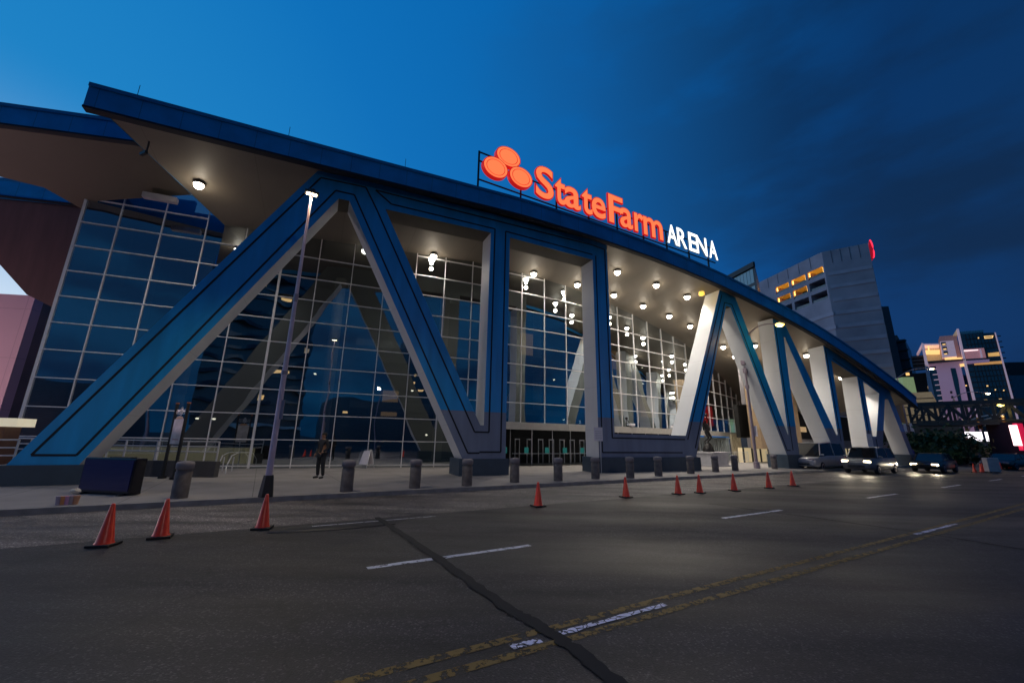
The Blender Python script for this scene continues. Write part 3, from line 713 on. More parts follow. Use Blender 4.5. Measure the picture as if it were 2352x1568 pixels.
#PART2
def part(th, mb, name, mats, bevel=0, label=None):
    """part modelled in world coordinates under a thing (or a part) that is not rotated"""
    o = mb.build(name, mats, None, bevel); o.parent = th
    if th.type == 'EMPTY': o.matrix_parent_inverse = Matrix.Translation(-th.location)
    if label: o['label'] = label
    return o
def lpart(th, mb, name, mats, bevel=0):
    o = mb.build(name, mats, None, bevel); o.parent = th; return o

# ------------------------------------------------------------------ rooftop sign
a4 = R(4)
SG = Frame(tuple((F.w(-2.7, 0, -.6))[:2]), (F.D.x*math.cos(a4)-F.D.y*math.sin(a4), F.D.x*math.sin(a4)+F.D.y*math.cos(a4)))
sign = thing('rooftop_sign', 'glowing orange and white letter sign with three ovals on a dark roof frame', 'sign', (SG.P.x, SG.P.y, 16))
def zs(X, Y): return ((1700+X*.5102)/1.6327, (500+Y*.5102)/1.6327)
def glyph(ch, offset):
    cu = bpy.data.curves.new('g', 'FONT'); cu.body = ch; cu.size = 1; cu.offset = offset; cu.resolution_u = 5
    ob = bpy.data.objects.new('g', cu); COL.objects.link(ob); bpy.context.view_layer.update()
    me = bpy.data.meshes.new_from_object(ob.evaluated_get(bpy.context.evaluated_depsgraph_get()))
    v = [tuple(x.co) for x in me.vertices]; f = [tuple(p.vertices) for p in me.polygons]
    ec = {}
    for p in me.polygons:
        vs = list(p.vertices)
        for a, b in zip(vs, vs[1:]+vs[:1]): ec[tuple(sorted((a, b)))] = ec.get(tuple(sorted((a, b))), 0)+1
    e = [k for k, n in ec.items() if n == 1]
    bpy.data.objects.remove(ob); bpy.data.curves.remove(cu); bpy.data.meshes.remove(me)
    return v, f, e
M['sign_red'] = mat('sign_red_return', (.5, .02, .02), .4, emit=(.80, .012, .010), es=.55)
M['sign_orange'] = mat('sign_orange_face', (.8, .3, .2), .5, var=0, emit=(1.0, .20, .058), es=1.1)
M['sign_white'] = M['sign_white']
M['sign_led'] = mat('sign_white_face', (.9, .9, .9), .5, var=0, emit=(.93, 1.0, 1.0), es=2.4)
M['sign_side'] = mat('sign_side', (.25, .28, .3), .5, emit=(.5, .65, .8), es=.12)
capv = glyph('F', 0)[0]; CAP = max(v[1] for v in capv)
def put_glyph(ch, u0, u1, base, cap, bold, thick, mbody, mface, inset, name='sign_letter'):
    v, f, e = glyph(ch, bold); x0 = min(p[0] for p in v); x1 = max(p[0] for p in v)
    kx = (u1-u0)/(x1-x0); kz = cap/CAP
    mb = MB(); tr = lambda p, d: SG.w(u0+(p[0]-x0)*kx, base+p[1]*kz, d)
    mb.idx([tr(p, -thick) for p in v], f, 0); mb.idx([tr(p, 0) for p in v], f, 0)
    for a, b in e: mb.face([tr(v[a], -thick), tr(v[b], -thick), tr(v[b], 0), tr(v[a], 0)], 0)
    o = part(sign, mb, name, mbody)
    vi, fi, ei = glyph(ch, bold-inset); mi_ = MB()
    mi_.idx([tr(p, -thick-.012) for p in vi], fi, 0)
    part(o, mi_, 'lit_face', mface)
    return o
def u_at(X, Y): return SG.uv(*zs(X, Y))[0]
base = 16.93
for ch, X0, X1, Y in (('S', 593, 733, 360), ('t', 735, 818, 410), ('a', 805, 930, 470), ('t', 932, 1014, 490), ('e', 1005, 1113, 545), ('F', 1128, 1240, 560), ('a', 1212, 1310, 620), ('r', 1318, 1392, 660), ('m', 1386, 1530, 700)):
    put_glyph(ch, u_at(X0, Y), u_at(X1, Y), base, 2.12, .034, .13, 'sign_red', 'sign_orange', .018)
for ch, X0, X1, Y in (('A', 1560, 1642, 770), ('R', 1636, 1712, 800), ('E', 1720, 1786, 825), ('N', 1778, 1862, 860), ('A', 1868, 1937, 885)):
    put_glyph(ch, u_at(X0+5, Y), u_at(X1-5, Y), base, 1.60, .012, .10, 'sign_side', 'sign_led', .004)
for X, Y, rx, rz, dd in ((393, 190, 90, .68, .04), (297, 270, 92, .70, 0), (480, 342, 86, .70, -.02)):
    u, z = SG.uv(*zs(X, Y)); ru = (u_at(X+rx, Y)-u_at(X-rx, Y))/2
    tr = lambda k, a, d: SG.w(u+ru*k*math.cos(a), z+rz*k*math.sin(a), d+dd)
    A = [2*math.pi*i/48 for i in range(48)]
    mb = MB(); mb.face([tr(1, a, -.28) for a in A]); mb.face([tr(1, a, 0) for a in A])
    for a, b in zip(A, A[1:]+A[:1]): mb.face([tr(1, a, -.28), tr(1, b, -.28), tr(1, b, 0), tr(1, a, 0)])
    o = part(sign, mb, 'logo_oval', 'sign_red')
    mb = MB()
    for k0, k1 in ((.75, .93), (.0, .70)):
        for a, b in zip(A, A[1:]+A[:1]):
            mb.face([tr(k1, a, -.292), tr(k1, b, -.292), tr(k0, b, -.292), tr(k0, a, -.292)] if k0 else [tr(k1, a, -.292), tr(k1, b, -.292), tr(0, 0, -.292)])
    part(o, mb, 'lit_face', 'sign_orange')
mb = MB()
uE = u_at(1930, 900)
for z in (16.75, 18.0): mb.beam(SG.w(.1, z, .12), SG.w(uE, z, .12), .07)
mb.beam(SG.w(.1, 18.6, .12), SG.w(3.2, 18.6, .12), .07)
part(sign, mb, 'frame_rail', 'dark')
for X, Y in ((190, 300), (503, 400), (765, 500), (1003, 600), (1212, 680), (1405, 740), (1578, 830), (1742, 900), (1885, 950)):
    u = u_at(X, Y); mb = MB(); p = SG.w(u, 0, .12); s, dd = f_sd(p); top_ = 18.65 if X < 300 else 18.0 if X < 1580 else 17.0
    mb.beam((p.x, p.y, zb(s)+1.05), (p.x, p.y, top_), .11); mb.box((p.x, p.y, zb(s)+1.18), (.32, .32, .08), (SG.D, SG.nb, Vector((0, 0, 1))))
    part(sign, mb, 'sign_post', 'dark')

# ------------------------------------------------------------------ street furniture
def bollard():
    t = thing('bollard', 'x', 'bollard')
    m = MB(); m.lathe([(.205, 0), (.205, .72), (.188, .74), (.188, .80)], seg=24); lpart(t, m, 'shaft', mat('bollard_concrete', (.115, .10, .10), .8, var=.3, bump=.3, obj=True, scale=5))
    m = MB(); m.lathe([(.188, .80), (.222, .815), (.225, .95), (.20, 1.0), (.10, 1.025), (.0, 1.03)], seg=24); lpart(t, m, 'cap', mat('bollard_cap', (.20, .18, .20), .75, var=.1, obj=True))
    return t
bl = ['concrete bollard nearest the camera, beside the black wayfinding post', 'concrete bollard between the tall plain lamp pole and the white folding sign', 'second concrete bollard right of the tall plain lamp pole',
 'third concrete bollard right of the tall plain pole, below the big A foot', 'concrete bollard at the left edge of the ticket portals', 'concrete bollard in front of the middle of the ticket portals', 'concrete bollard before the pier with the paper notice',
 'concrete bollard in front of the left end of the grey foot bar', 'concrete bollard in front of the right end of the grey foot bar', 'concrete bollard left of the bronze statue', 'concrete bollard below the bronze statue', 'concrete bollard just left of the lamp pole with a grey box', 'concrete bollard just right of the lamp pole with a grey box', 'concrete bollard before the foot of the N-shaped frame', 'farthest clear bollard, behind the white van']
BP = [ground(x, y, .15) for x, y in ((411, 1143), (795, 1128), (952, 1120), (1072, 1115), (1182, 1107), (1282, 1103.5), (1368, 1099), (1448, 1097))]
BP += [Vector((*p, .15)) for p in ((8.2, 23.2), (10.9, 25.3), (13.33, 27.2), (15.36, 28.59), (19.9, 31.5), (22.3, 33.0), (24.6, 34.4))]
b0 = None
for p, l in zip(BP, bl):
    t = b0 if b0 is None else copy_tree(b0)
    if b0 is None: t = b0 = bollard()
    t.location = p; t.rotation_euler.z = random.random()*3; t['label'] = l; t['group'] = 'bollards along the kerb'

def cone():
    t = thing('traffic_cone', 'x', 'traffic cone')
    m = MB(); m.box((0, 0, .02), (.36, .36, .04)); lpart(t, m, 'base', mat('cone_base', (.015, .013, .012), .6), .008)
    m = MB(); m.lathe([(.145, .04), (.125, .07), (.032, .68), (.022, .70), (.0, .70)], seg=24)
    lpart(t, m, 'cone_body', mat('cone_orange', (.85, .055, .015), .30, var=.12, obj=True, scale=8, emit=None))
    return t
cl = ['traffic cone nearest the left end of the road, first in the line', 'second traffic cone from the left, in front of the tilted black screen', 'third traffic cone from the left, at the foot of the tall plain lamp pole', 'fourth traffic cone from the left, standing alone in mid road below the T-shaped frame',
 'fifth traffic cone from the left, below the L-shaped frame', 'sixth cone from the left, first of a close pair', 'seventh cone from the left, second of a close pair', 'eighth cone from the left, below the bronze statue', 'ninth cone from the left, near the lamp pole with a grey box', 'tenth cone from the left, last before the white van']
CP = [ground(x, y) for x, y in ((238, 1253), (368, 1234), (602, 1214), (1236, 1163), (1438, 1142), (1558, 1135), (1608, 1132), (1687, 1127), (1767, 1121), (1822, 1116))]
rl = ['far cone left of the pale barrier block, first', 'far cone left of the pale barrier block, left of a touching pair', 'far cone left of the pale barrier block, right of a touching pair', 'far cone right against the pale barrier block', 'far cone right of the barrier block, left of a touching pair', 'far cone right of the barrier block, right of a touching pair', 'far cone next to last in the line at the right edge', 'far cone last in the line at the right edge']
CP2 = [Vector((*p, 0)) for p in ((37.47, 33.79), (38.4, 34.1), (39.2, 34.7), (44.14, 37.94), (45.3, 38.6), (46.1, 39.2), (48.42, 40.51), (50.2, 41.8))]
c0 = None
for p, l in list(zip(CP, cl))+list(zip(CP2, rl)):
    if c0 is None: t = c0 = cone()
    else: t = copy_tree(c0)
    t.location = (p.x, p.y, .006); t.rotation_euler = (0, 0, RANG+random.uniform(-.4, .4)); t['label'] = l
    t['group'] = 'traffic cones in a line on the road' if l in cl else 'traffic cones far down the road'

def solve_top(px, py, base):
    """height of a vertical pole standing at base whose top is sighted at image row py"""
    lo, hi = 0., 60.
    for _ in range(50):
        z = (lo+hi)/2; d = Vector((base.x, base.y, z))-CAM; y = 784-FPX*d.dot(_u)/d.dot(_f)
        if y > py: lo = z
        else: hi = z
    return lo
def sphere(mb, c, r, n=10, mi=0, sq=(1, 1, 1)):
    prof = [(max(1e-4, r*math.sin(math.pi*i/n)), -r*math.cos(math.pi*i/n)) for i in range(n+1)]
    k = len(mb.v); mb.lathe(prof, (0, 0, 0), 14, mi)
    mb.v[k:] = [(c[0]+x*sq[0], c[1]+y*sq[1], c[2]+z*sq[2]) for x, y, z in mb.v[k:]]
# tall plain pole, left
p = ground(610, 1140, .15); H = solve_top(722, 446, p)
t = thing('street_lamp', 'tall plain lamp pole with a small flat lamp, before the big A', 'street lamp', p)
m = MB(); m.lathe([(.21, 0), (.20, .12), (.15, .55), (.14, .62), (.0, .62)], p, 8, smooth=False); part(t, m, 'base_cover', 'dark')
m = MB(); m.lathe([(.095, .5), (.06, (H-.15)*.62), (.04, H-.15)], p, 16); part(t, m, 'pole', mat('pole_paint', (.56, .45, .56), .4, var=.1))
m = MB(); m.lathe([(.10, (H-.15)*.36), (.10, (H-.15)*.36+.12)], p, 16); m.lathe([(.078, (H-.15)*.60), (.078, (H-.15)*.60+.28)], p, 16); m.beam(p+Vector((.12, -.03, 2.3)), p+Vector((.12, -.03, 2.9)), .08, .05)
part(t, m, 'pole_fittings', 'steel')
hd = MB(); hc = Vector((p.x, p.y, H+.05)); hd.box(hc, (.46, .24, .09), (RD, RN, Vector((0, 0, 1)))); hd.box(hc+Vector((0, 0, .09)), (.2, .16, .1)); h_ = part(t, hd, 'lamp_head', 'dark', .02)
ln = MB(); ln.box(hc-Vector((0, 0, .06)), (.34, .14, .03), RAX); part(h_, ln, 'lamp_lens', 'lamp_w')
light('lamp_light', 'SPOT', hc-Vector((0, 0, .15)), 1500, (1, .80, .50), .12, spot_size=R(140), spot_blend=.7)

def arm_lamp(base, toppx, armpx, label, yellow=True, box=False, power=800, rad=.12, straight=False, col=(1, .68, .25)):
    H = solve_top(0, toppx[1], base)
    t = thing('street_lamp', label, 'street lamp', base)
    m = MB(); m.lathe([(rad*1.9, 0), (rad*1.8, .45), (rad*1.1, .5), (0, .5)], base, 8, smooth=False); part(t, m, 'base_cover', 'steel')
    m = MB(); m.lathe([(rad, .45), (rad*.55, H-base.z)], base, 14); part(t, m, 'pole', 'steel')
    fr = Frame((base.x, base.y), (-RN.x, -RN.y))        # arm swings over the road
    d = ray(*armpx); n = RD                                # plane across the street through the pole
    k = (base-CAM).dot(n)/d.dot(n); e = CAM+d*k
    return t, H, e, m
def finish_lamp(t, base, H, e, power, col, lens, bend=.55):
    top = Vector((base.x, base.y, H)); m = MB(); pts = []
    for i in range(11):
        k = i/10; pts.append(top.lerp(e, k)+Vector((0, 0, math.sin(k*math.pi*.5)*0+bend*math.sin(k*math.pi)*.55)))
    m.tube(pts, [.06-.025*i/10 for i in range(11)], 8); part(t, m, 'arm', 'steel')
    dr = (pts[-1]-pts[-2]).normalized(); dr.z *= .3; dr.normalize()
    hd = MB(); hd.beam(pts[-1]-dr*.1, pts[-1]+dr*.62, .26, .12); h_ = part(t, hd, 'lamp_head', 'steel', .03)
    ln = MB(); sphere(ln, tuple(pts[-1]+dr*.3-Vector((0, 0, .10))), .24 if lens == 'lamp_y' else .17, sq=(1.2, 1.2, .6)); part(h_, ln, 'lamp_lens', lens)
    q = pts[-1]+dr*.3-Vector((0, 0, .3))
    if power: light('lamp_light', 'POINT', q, power, col, .15)
# pole with grey box and bright yellow lamp
b = ground(1739, 1075, .15)
t, H, e, _m = arm_lamp(b, (1711, 787), (1772, 752), 'street lamp with a grey box and a brilliant yellow light on a curved arm')
e = CAM+ray(1782, 744)*(((b-CAM).dot(_f)*1.00)/1.0/ray(1782, 744).dot(_f)*.985)
finish_lamp(t, b, H, e, 130, (1, .66, .22), 'lamp_y', 1.0)
for zo, sz_ in ((1.35, (.5, .34, 1.0)), (2.3, (.26, .28, .4)), (3.6, (.2, .26, .28))):
    m = MB(); m.box((b.x, b.y, H-zo), sz_, RAX); part(t, m, 'control_box', 'steel', .02)
m = MB(); m.box((b.x+.22, b.y-.05, 2.9), (.05, .22, .8), RAX); part(t, m, 'small_sign', 'sign_white')
# next along the street
b = ground(2101, 1057, .15)
t, H, e, _m = arm_lamp(b, (2064, 868), (2138, 847), 'street lamp with a long thin arm at the low right end of the blue roof')
e = CAM+ray(2134, 846)*((b-CAM).dot(_f)/ray(2134, 846).dot(_f)*.97); finish_lamp(t, b, H, e, 250, (1, .75, .4), 'lamp_w', .9)
m = MB(); m.box((b.x+.35, b.y-.2, 4.3), (.06, .35, 1.5), RAX); m.box((b.x-.55, b.y-.2, 4.3), (.06, .3, 1.3), RAX); part(t, m, 'small_sign', 'sign_white')
for (bx, tx, lx, dist, lab, ln_, pw) in (((2222, 1046), (2201, 913), (2262, 902), 84, 'slim street lamp before the hotel, with a nearly level arm', 'lamp_w', 150), ((2272, 1048), (2248, 938), (2292, 928), 76, 'street lamp with curved arm and yellow light in front of the dark steel bridge', 'lamp_y', 50)):
    b = atdist(bx[0], bx[1], dist); b.z = 0
    t, H, e, _m = arm_lamp(b, tx, lx, lab, rad=.14); e = CAM+ray(*lx)*((b-CAM).dot(_f)/ray(*lx).dot(_f)*.98); finish_lamp(t, b, H, e, pw, (1, .7, .3), ln_, .8)
# traffic signal mast
b = atdist(2226, 1048, 80); b.z = 0; H = solve_top(0, 960, b)
t = thing('traffic_signal', 'traffic signal mast with two long pale arms and amber heads by the hotel', 'traffic signal', b)
m = MB(); m.lathe([(.16, 0), (.11, H)], b, 12); part(t, m, 'pole', 'steel')
for a_, c_ in (((2214, 972), (2307, 952)), ((2226, 983), (2300, 957))):
    P1 = CAM+ray(*a_)*((b-CAM).dot(_f)/ray(*a_).dot(_f)); P2_ = CAM+ray(*c_)*((b-CAM).dot(_f)/ray(*c_).dot(_f)*.93)
    m = MB(); m.tube([P1.lerp(P2_, i/8)+Vector((0, 0, .35*math.sin(math.pi*i/8))) for i in range(9)], .07, 8); part(t, m, 'mast_arm', 'rail')
for x, y, c_ in ((2250, 972, 'steel'), (2306, 964, 'steel')):
    q = CAM+ray(x, y)*((b-CAM).dot(_f)/ray(x, y).dot(_f)*.95); m = MB(); m.box(q, (.45, .35, 1.4), RAX); s_ = part(t, m, 'signal_head', mat('signal_housing', (.35, .16, .02), .5))
    for k in range(3):
        mm = MB(); sphere(mm, (q.x-RD.x*.25, q.y-RD.y*.25, q.z+.42-.42*k), .13); part(s_, mm, 'signal_lens', 'warm' if k == 1 or x > 2300 else 'dark')

# tilted black screen
t = thing('display_board', 'big glossy black screen board on the sidewalk before the left foot of the A', 'display board', ground(250, 1137, .15))
q = [ground(172, 1133, .15), ground(292, 1139, .15)]
D = (q[1]-q[0]); L = D.length; D.normalize(); nb_ = Vector((-D.y, D.x, 0)); up_ = Vector((0, 0, 1))
Hs = 1.02
ax = (D, nb_, up_)
c = (q[0]+q[1])/2+nb_*.2
m = MB(); m.box(c+up_*(Hs/2+.03), (L, .34, Hs), ax); bd = part(t, m, 'cabinet', mat('gloss_black', (.006, .006, .012), .15), .03)
m = MB(); m.box(c+up_*(Hs/2+.05)-nb_*.178, (L-.12, .012, Hs-.14), ax); part(t, m, 'screen', mat('dark_screen', (.004, .004, .02), .04, emit=(.002, .002, .03), es=.35, spec=.6))
m = MB()
for k in (-1, 1): m.box(c+D*(k*L*.38)+up_*.025, (.12, .6, .05), ax)
part(t, m, 'foot', 'dark')
m = MB(); m.box(c+up_*(Hs+.045)+D*.25, (L*.4, .2, .03), ax); part(t, m, 'top_vent', 'dark')

# wayfinding post: two leaning black posts, panel and emblem
b = ground(372, 1098, .15); b2 = ground(398, 1101, .15)
t = thing('wayfinding_post', 'black twin-post wayfinding sign with a pale panel and a round emblem', 'sign', b)
dirw = (b2-b).normalized(); w_ = (b2-b).length; zt = 3.05
for P in (b, b2):
    m = MB(); m.beam(P, P+up_*zt, .085, .085); m.box(P+up_*.05, (.2, .2, .1)); m.box(P+up_*(zt+.02), (.1, .1, .05), mi=1); part(t, m, 'post', ['dark', mat('post_finial', (.5, .15, .05), .5)])
cc = (b+b2)/2
m = MB(); m.beam(cc+up_*1.38, cc+up_*2.40, w_-.1, .04, up=Vector((-dirw.y, dirw.x, 0))); part(t, m, 'panel', mat('wayfinding_panel', (.55, .52, .60), .5, var=.25, scale=3))
m = MB()
nn = Vector((-dirw.y, dirw.x, 0)); nn = nn if nn.dot(CAM-cc) > 0 else -nn
m.face([cc+up_*2.40+dirw*(math.cos(a)*w_*.34)+up_*(abs(math.sin(a))*.13)+nn*.022 for a in [math.pi*i/12 for i in range(13)]]); part(t, m, 'panel_crest', mat('crest_tan', (.5, .25, .14), .5))
m = MB()
for r_a, r_b in ((.085, .17), (.035, .11)):
    m.tube([cc+up_*2.74+dirw*(r_a*math.cos(a))+up_*(r_b*math.sin(a)) for a in [2*math.pi*i/24 for i in range(25)]], .012, 6)
for k in (-1, 1):
    for z in (2.62, 2.70, 2.78): m.beam(cc+up_*z+dirw*(k*.08), cc+up_*(z+.02)+dirw*(k*(w_/2-.04)), .016)
part(t, m, 'emblem', 'rail')
m = MB(); m.beam(cc+up_*1.55+nn*.023, cc+up_*1.58+nn*.023, w_*.5, .004, up=nn); part(t, m, 'panel_line', mat('maroon', (.25, .03, .05), .5))

# ramp wall with rails, handrails
pA = ground(318, 1094, .15); pB = ground(490, 1096, .15)
D = (pB-pA).normalized(); nb_ = Vector((-D.y, D.x, 0)); ax = (D, nb_, up_); pA = pA-D*6; L = (pB-pA).length
t = thing('ramp_wall', 'low dark ramp wall with three horizontal steel rails left of the steps', 'wall', pA)
m = MB(); m.box(pA+D*(L/2)+nb_*.15+up_*.33, (L, .3, .66), ax); part(t, m, 'wall', mat('dark_stone', (.05, .05, .06), .6, var=.2)); 
for z in (1.0, 1.22, 1.44):
    m = MB(); m.tube([pA+up_*(z+.05)+nb_*.15, pB+up_*(z+.05)+nb_*.15-D*.1], .022, 8); part(t, m, 'rail', 'rail')
for k in range(8):
    P = pA+D*(L*k/7-.1 if k else .1)+nb_*.15; m = MB(); m.beam(P+up_*.65, P+up_*1.5, .05); part(t, m, 'post', 'rail')
for j, (x0, x1) in enumerate(((497, 537), (517, 562))):
    P = ground(x0, 1088, .15); Q = ground(x1-8, 1071, .15)
    d_ = (Q-P); d_.normalize()
    t = thing('handrail', ['bent white steel handrail beside the dark ramp wall', 'outer bent white steel handrail by the steps'][j], 'handrail', P, 'handrails by the steps')
    m = MB(); m.tube([P+up_*.0, P+up_*.34, P+d_*1.0+up_*.78, Q-d_*.15+up_*.92, Q+d_*.25+up_*.90, Q+d_*.34+up_*.75, Q+d_*.25+up_*.58, Q-d_*.2+up_*.55], .026, 8)
    part(t, m, 'rail', 'rail'); 
    for k in (.35, .72): 
        m = MB(); S_ = P.lerp(Q, k); m.beam(S_, S_+up_*(.62+.2*k), .04); part(t, m, 'post', 'rail')
# rails at the far left edge, by the lit kiosk
t = thing('railing', 'blue-lit steel railing at the left edge behind the foot of the A', 'railing', (-21.5, 15.6, .15))
for z in (.85, 1.15, 1.45):
    m = MB(); m.tube([(-27, 13.9, z+.15), (-19.6, 16.6, z+.15)], .03, 8); part(t, m, 'rail', 'rail')
for k in range(5):
    m = MB(); m.beam((-27+1.85*k, 13.9+.675*k, .15), (-27+1.85*k, 13.9+.675*k, 1.62), .05); part(t, m, 'post', 'rail')
p = atdist(-28, 1010, 27)
t = thing('ticket_kiosk', 'small lit white booth at the far left edge', 'kiosk', (p.x, p.y, .15))
ax = (Vector((.93, .37, 0)), Vector((-.37, .93, 0)), up_)
m = MB(); m.box((p.x, p.y, 1.15), (1.3, .9, 2.0), ax); part(t, m, 'booth', mat('brown_booth', (.12, .06, .05), .6))
m = MB(); m.box((p.x, p.y, 2.28), (2.0, 1.1, .34), ax); part(t, m, 'canopy', mat('canopy_white', (.6, .55, .45), .5, emit=(1, .9, .65), es=.45))
m = MB(); m.box(Vector((p.x, p.y, 1.65))-ax[1]*.47, (.9, .06, .5), ax); part(t, m, 'lit_opening', mat('kiosk_glow', (.9, .8, .4), .5, emit=(1, .72, .18), es=2.4))

# cups and trash by the kerb
for k, (x, c_) in enumerate(((133, (.35, .3, .4)), (143, (.7, .3, .12)), (153, (.6, .3, .5)), (162, (.35, .3, .35)), (172, (.5, .25, .15)))):
    p = ground(x, 1159-k*.4, .15); m = MB(); m.lathe([(.055, 0), (.075, .2), (.08, .21), (.0, .2)], p, 12)
    tag(part(thing('cup', ['clear cup at the left end of the litter row', 'orange cup in the litter row', 'pink cup in the middle of the litter row', 'grey cup in the litter row left of the crumpled napkin', 'brown tub under the crumpled napkin at the right end of the litter'][k], 'cup', p, 'cups left on the kerb'), m, 'cup_body', mat('cup%d' % k, c_, .4)))
p = ground(168, 1150, .15); m = MB(); sphere(m, (p.x, p.y, .40), .09, 8, sq=(1.4, 1, .7)); m.v = [(x+random.uniform(-.015, .015), y+random.uniform(-.015, .015), z+random.uniform(-.02, .02)) for x, y, z in m.v]
tag(m.build('napkin', mat('paper', (.6, .57, .52), .8)), 'crumpled paper napkin on top of the litter near the screen', 'napkin')

# folding white sign
P = ground(826, 1073, .15); Q = ground(850, 1075, .15); D = (Q-P).normalized()
t = thing('folding_sign', 'white folding A-board standing against the glass wall', 'sign', P)
for k in (-1, 1):
    nb_ = Vector((-D.y, D.x, 0))*k; m = MB()
    c0_ = (P+Q)/2; w_ = (Q-P).length
    a = [c0_-D*w_/2+nb_*.28, c0_+D*w_/2+nb_*.28, c0_+D*w_*.46+nb_*.03+up_*1.05, c0_-D*w_*.46+nb_*.03+up_*1.05]
    m.tube([a[0], a[3]+up_*.0, a[2], a[1]], .018, 6); part(t, m, 'leg_frame', 'rail')
    m = MB(); lo = [a[0].lerp(a[3], .2), a[1].lerp(a[2], .2), a[1].lerp(a[2], .95), a[0].lerp(a[3], .95)]
    m.face(lo); m.face([x+nb_*.012 for x in lo])
    for i in range(4): m.face([lo[i], lo[(i+1) % 4], lo[(i+1) % 4]+nb_*.012, lo[i]+nb_*.012])
    part(t, m, 'board', 'sign_white')

# ticket portals
pt0 = None
pl = ['first', 'second', 'third', 'fourth', 'fifth', 'sixth', 'seventh']
for k, (xa, xb) in enumerate(((272, 307), (368, 403), (458, 493), (543, 578), (627, 662), (708, 742), (785, 820))):
    f3 = lambda X, Y: ((1800+X*.4783)/1.6327, (1200+Y*.4783)/1.6327)
    P = ground(*f3(xa, 1127), .15); Q = ground(*f3(xb, 1127), .15); w_ = (Q-P).length
    if pt0 is None:
        pt0 = thing('entry_portal', 'x', 'entry portal', P)
        for x in (0, .72):
            m = MB(); m.box((x, 0, .9), (.07, .12, 1.8)); lpart(pt0, m, 'upright', 'rail')
        m = MB(); m.box((.36, 0, 1.84), (.79, .12, .08)); lpart(pt0, m, 'crossbar', 'rail')
        cur = pt0
    else: cur = copy_tree(pt0)
    s_ = w_/.72; cur.location = P; cur.scale = (s_, 1, 1.0); cur.rotation_euler = (0, 0, math.atan2((Q-P).y, (Q-P).x))
    cur['label'] = pl[k]+' from the left of the seven steel entry portals before the dark doors'; cur['group'] = 'steel entry portals before the doors'

# paper notices on the piers
for (u, z0, z1, lab, w_) in ((5.35, 1.95, 2.75, 'white paper notice beside the foot of the long pier', .62), (35.3, 1.9, 3.0, 'white notice on the far pier behind the van', .9)):
    t = thing('notice_board', lab, 'notice', F.w(u, .15, -.1))
    m = MB(); F.box(m, u, u+w_, z0, z1, -.22, -.19); part(t, m, 'sheet', 'sign_white')
    m = MB()
    for k in range(5): F.box(m, u+.08, u+w_-.08, z0+.15+k*.1, z0+.17+k*.1, -.224, -.2205)
    part(t, m, 'print_lines', mat('print_grey', (.35, .35, .42), .6))
    m = MB(); F.box(m, u+w_*.72, u+w_*.72+.03, .15, z0, -.2, -.17); part(t, m, 'stand', 'rail')

# steel barriers on the plaza to the right
bx0 = None
for k, (x, y) in enumerate(((1615, 1066), (1655, 1065), (1690, 1064), (1762, 1060), (1795, 1058))):
    P = ground(x, y, .15)
    if bx0 is None:
        bx0 = thing('crowd_barrier', 'x', 'barrier', P)
        m = MB()
        m.tube([(0, 0, 0), (0, 0, 1.05), (2.2, 0, 1.05), (2.2, 0, 0)], .022, 6)
        m.tube([(0, 0, .25), (2.2, 0, .25)], .02, 6); lpart(bx0, m, 'outer_tube', 'rail')
        m = MB()
        for i in range(1, 12): m.beam((2.2*i/12, 0, .25), (2.2*i/12, 0, 1.05), .016)
        lpart(bx0, m, 'bars', 'rail'); cur = bx0
        m = MB()
        for x_ in (.3, 1.9): m.beam((x_, -.3, .02), (x_, .3, .02), .05, .03)
        lpart(bx0, m, 'feet', 'rail')
    else: cur = copy_tree(bx0)
    cur.location = P; cur.rotation_euler = (0, 0, RANG+.05*k-.1)
    cur['label'] = ['crowd barrier beside the grey foot bar', 'crowd barrier in front of the statue pedestal', 'crowd barrier right of the statue', 'crowd barrier right of the lamp pole with a grey box', 'crowd barrier at the foot of the N-shaped frame'][k]; cur['group'] = 'steel crowd barriers on the plaza'
# corrugated panels behind the statue
for k, (xa, xb, ya, yb, lab) in enumerate(((1606, 1676, 1003, 1033, 'pale ribbed screen wall behind the statue'), (1680, 1702, 997, 1034, 'tan ribbed screen wall right of the statue'))):
    fr = frame_vp((xa+xb)/2, 1030, 50, 3000); a0, z1 = fr.uv(xa, ya); a1, _ = fr.uv(xb, ya); z0 = .15
    t = thing('screen_wall', lab, 'screen wall', fr.w(a0, .15)); m = MB(); fr.box(m, a0, a1, z0, z1, .12, .2); fr.box(m, a0, a1, z1-.12, z1+.02, -.03, .1)
    n = int((a1-a0)/.30)
    for i in range(n): x = a0+(a1-a0)*i/n; fr.box(m, x, x+.17, z0, z1-.121, 0, .118)
    part(t, m, 'ribbed_panel', mat('ribbed%d' % k, ((.42, .48, .52), (.45, .40, .30))[k], .5))

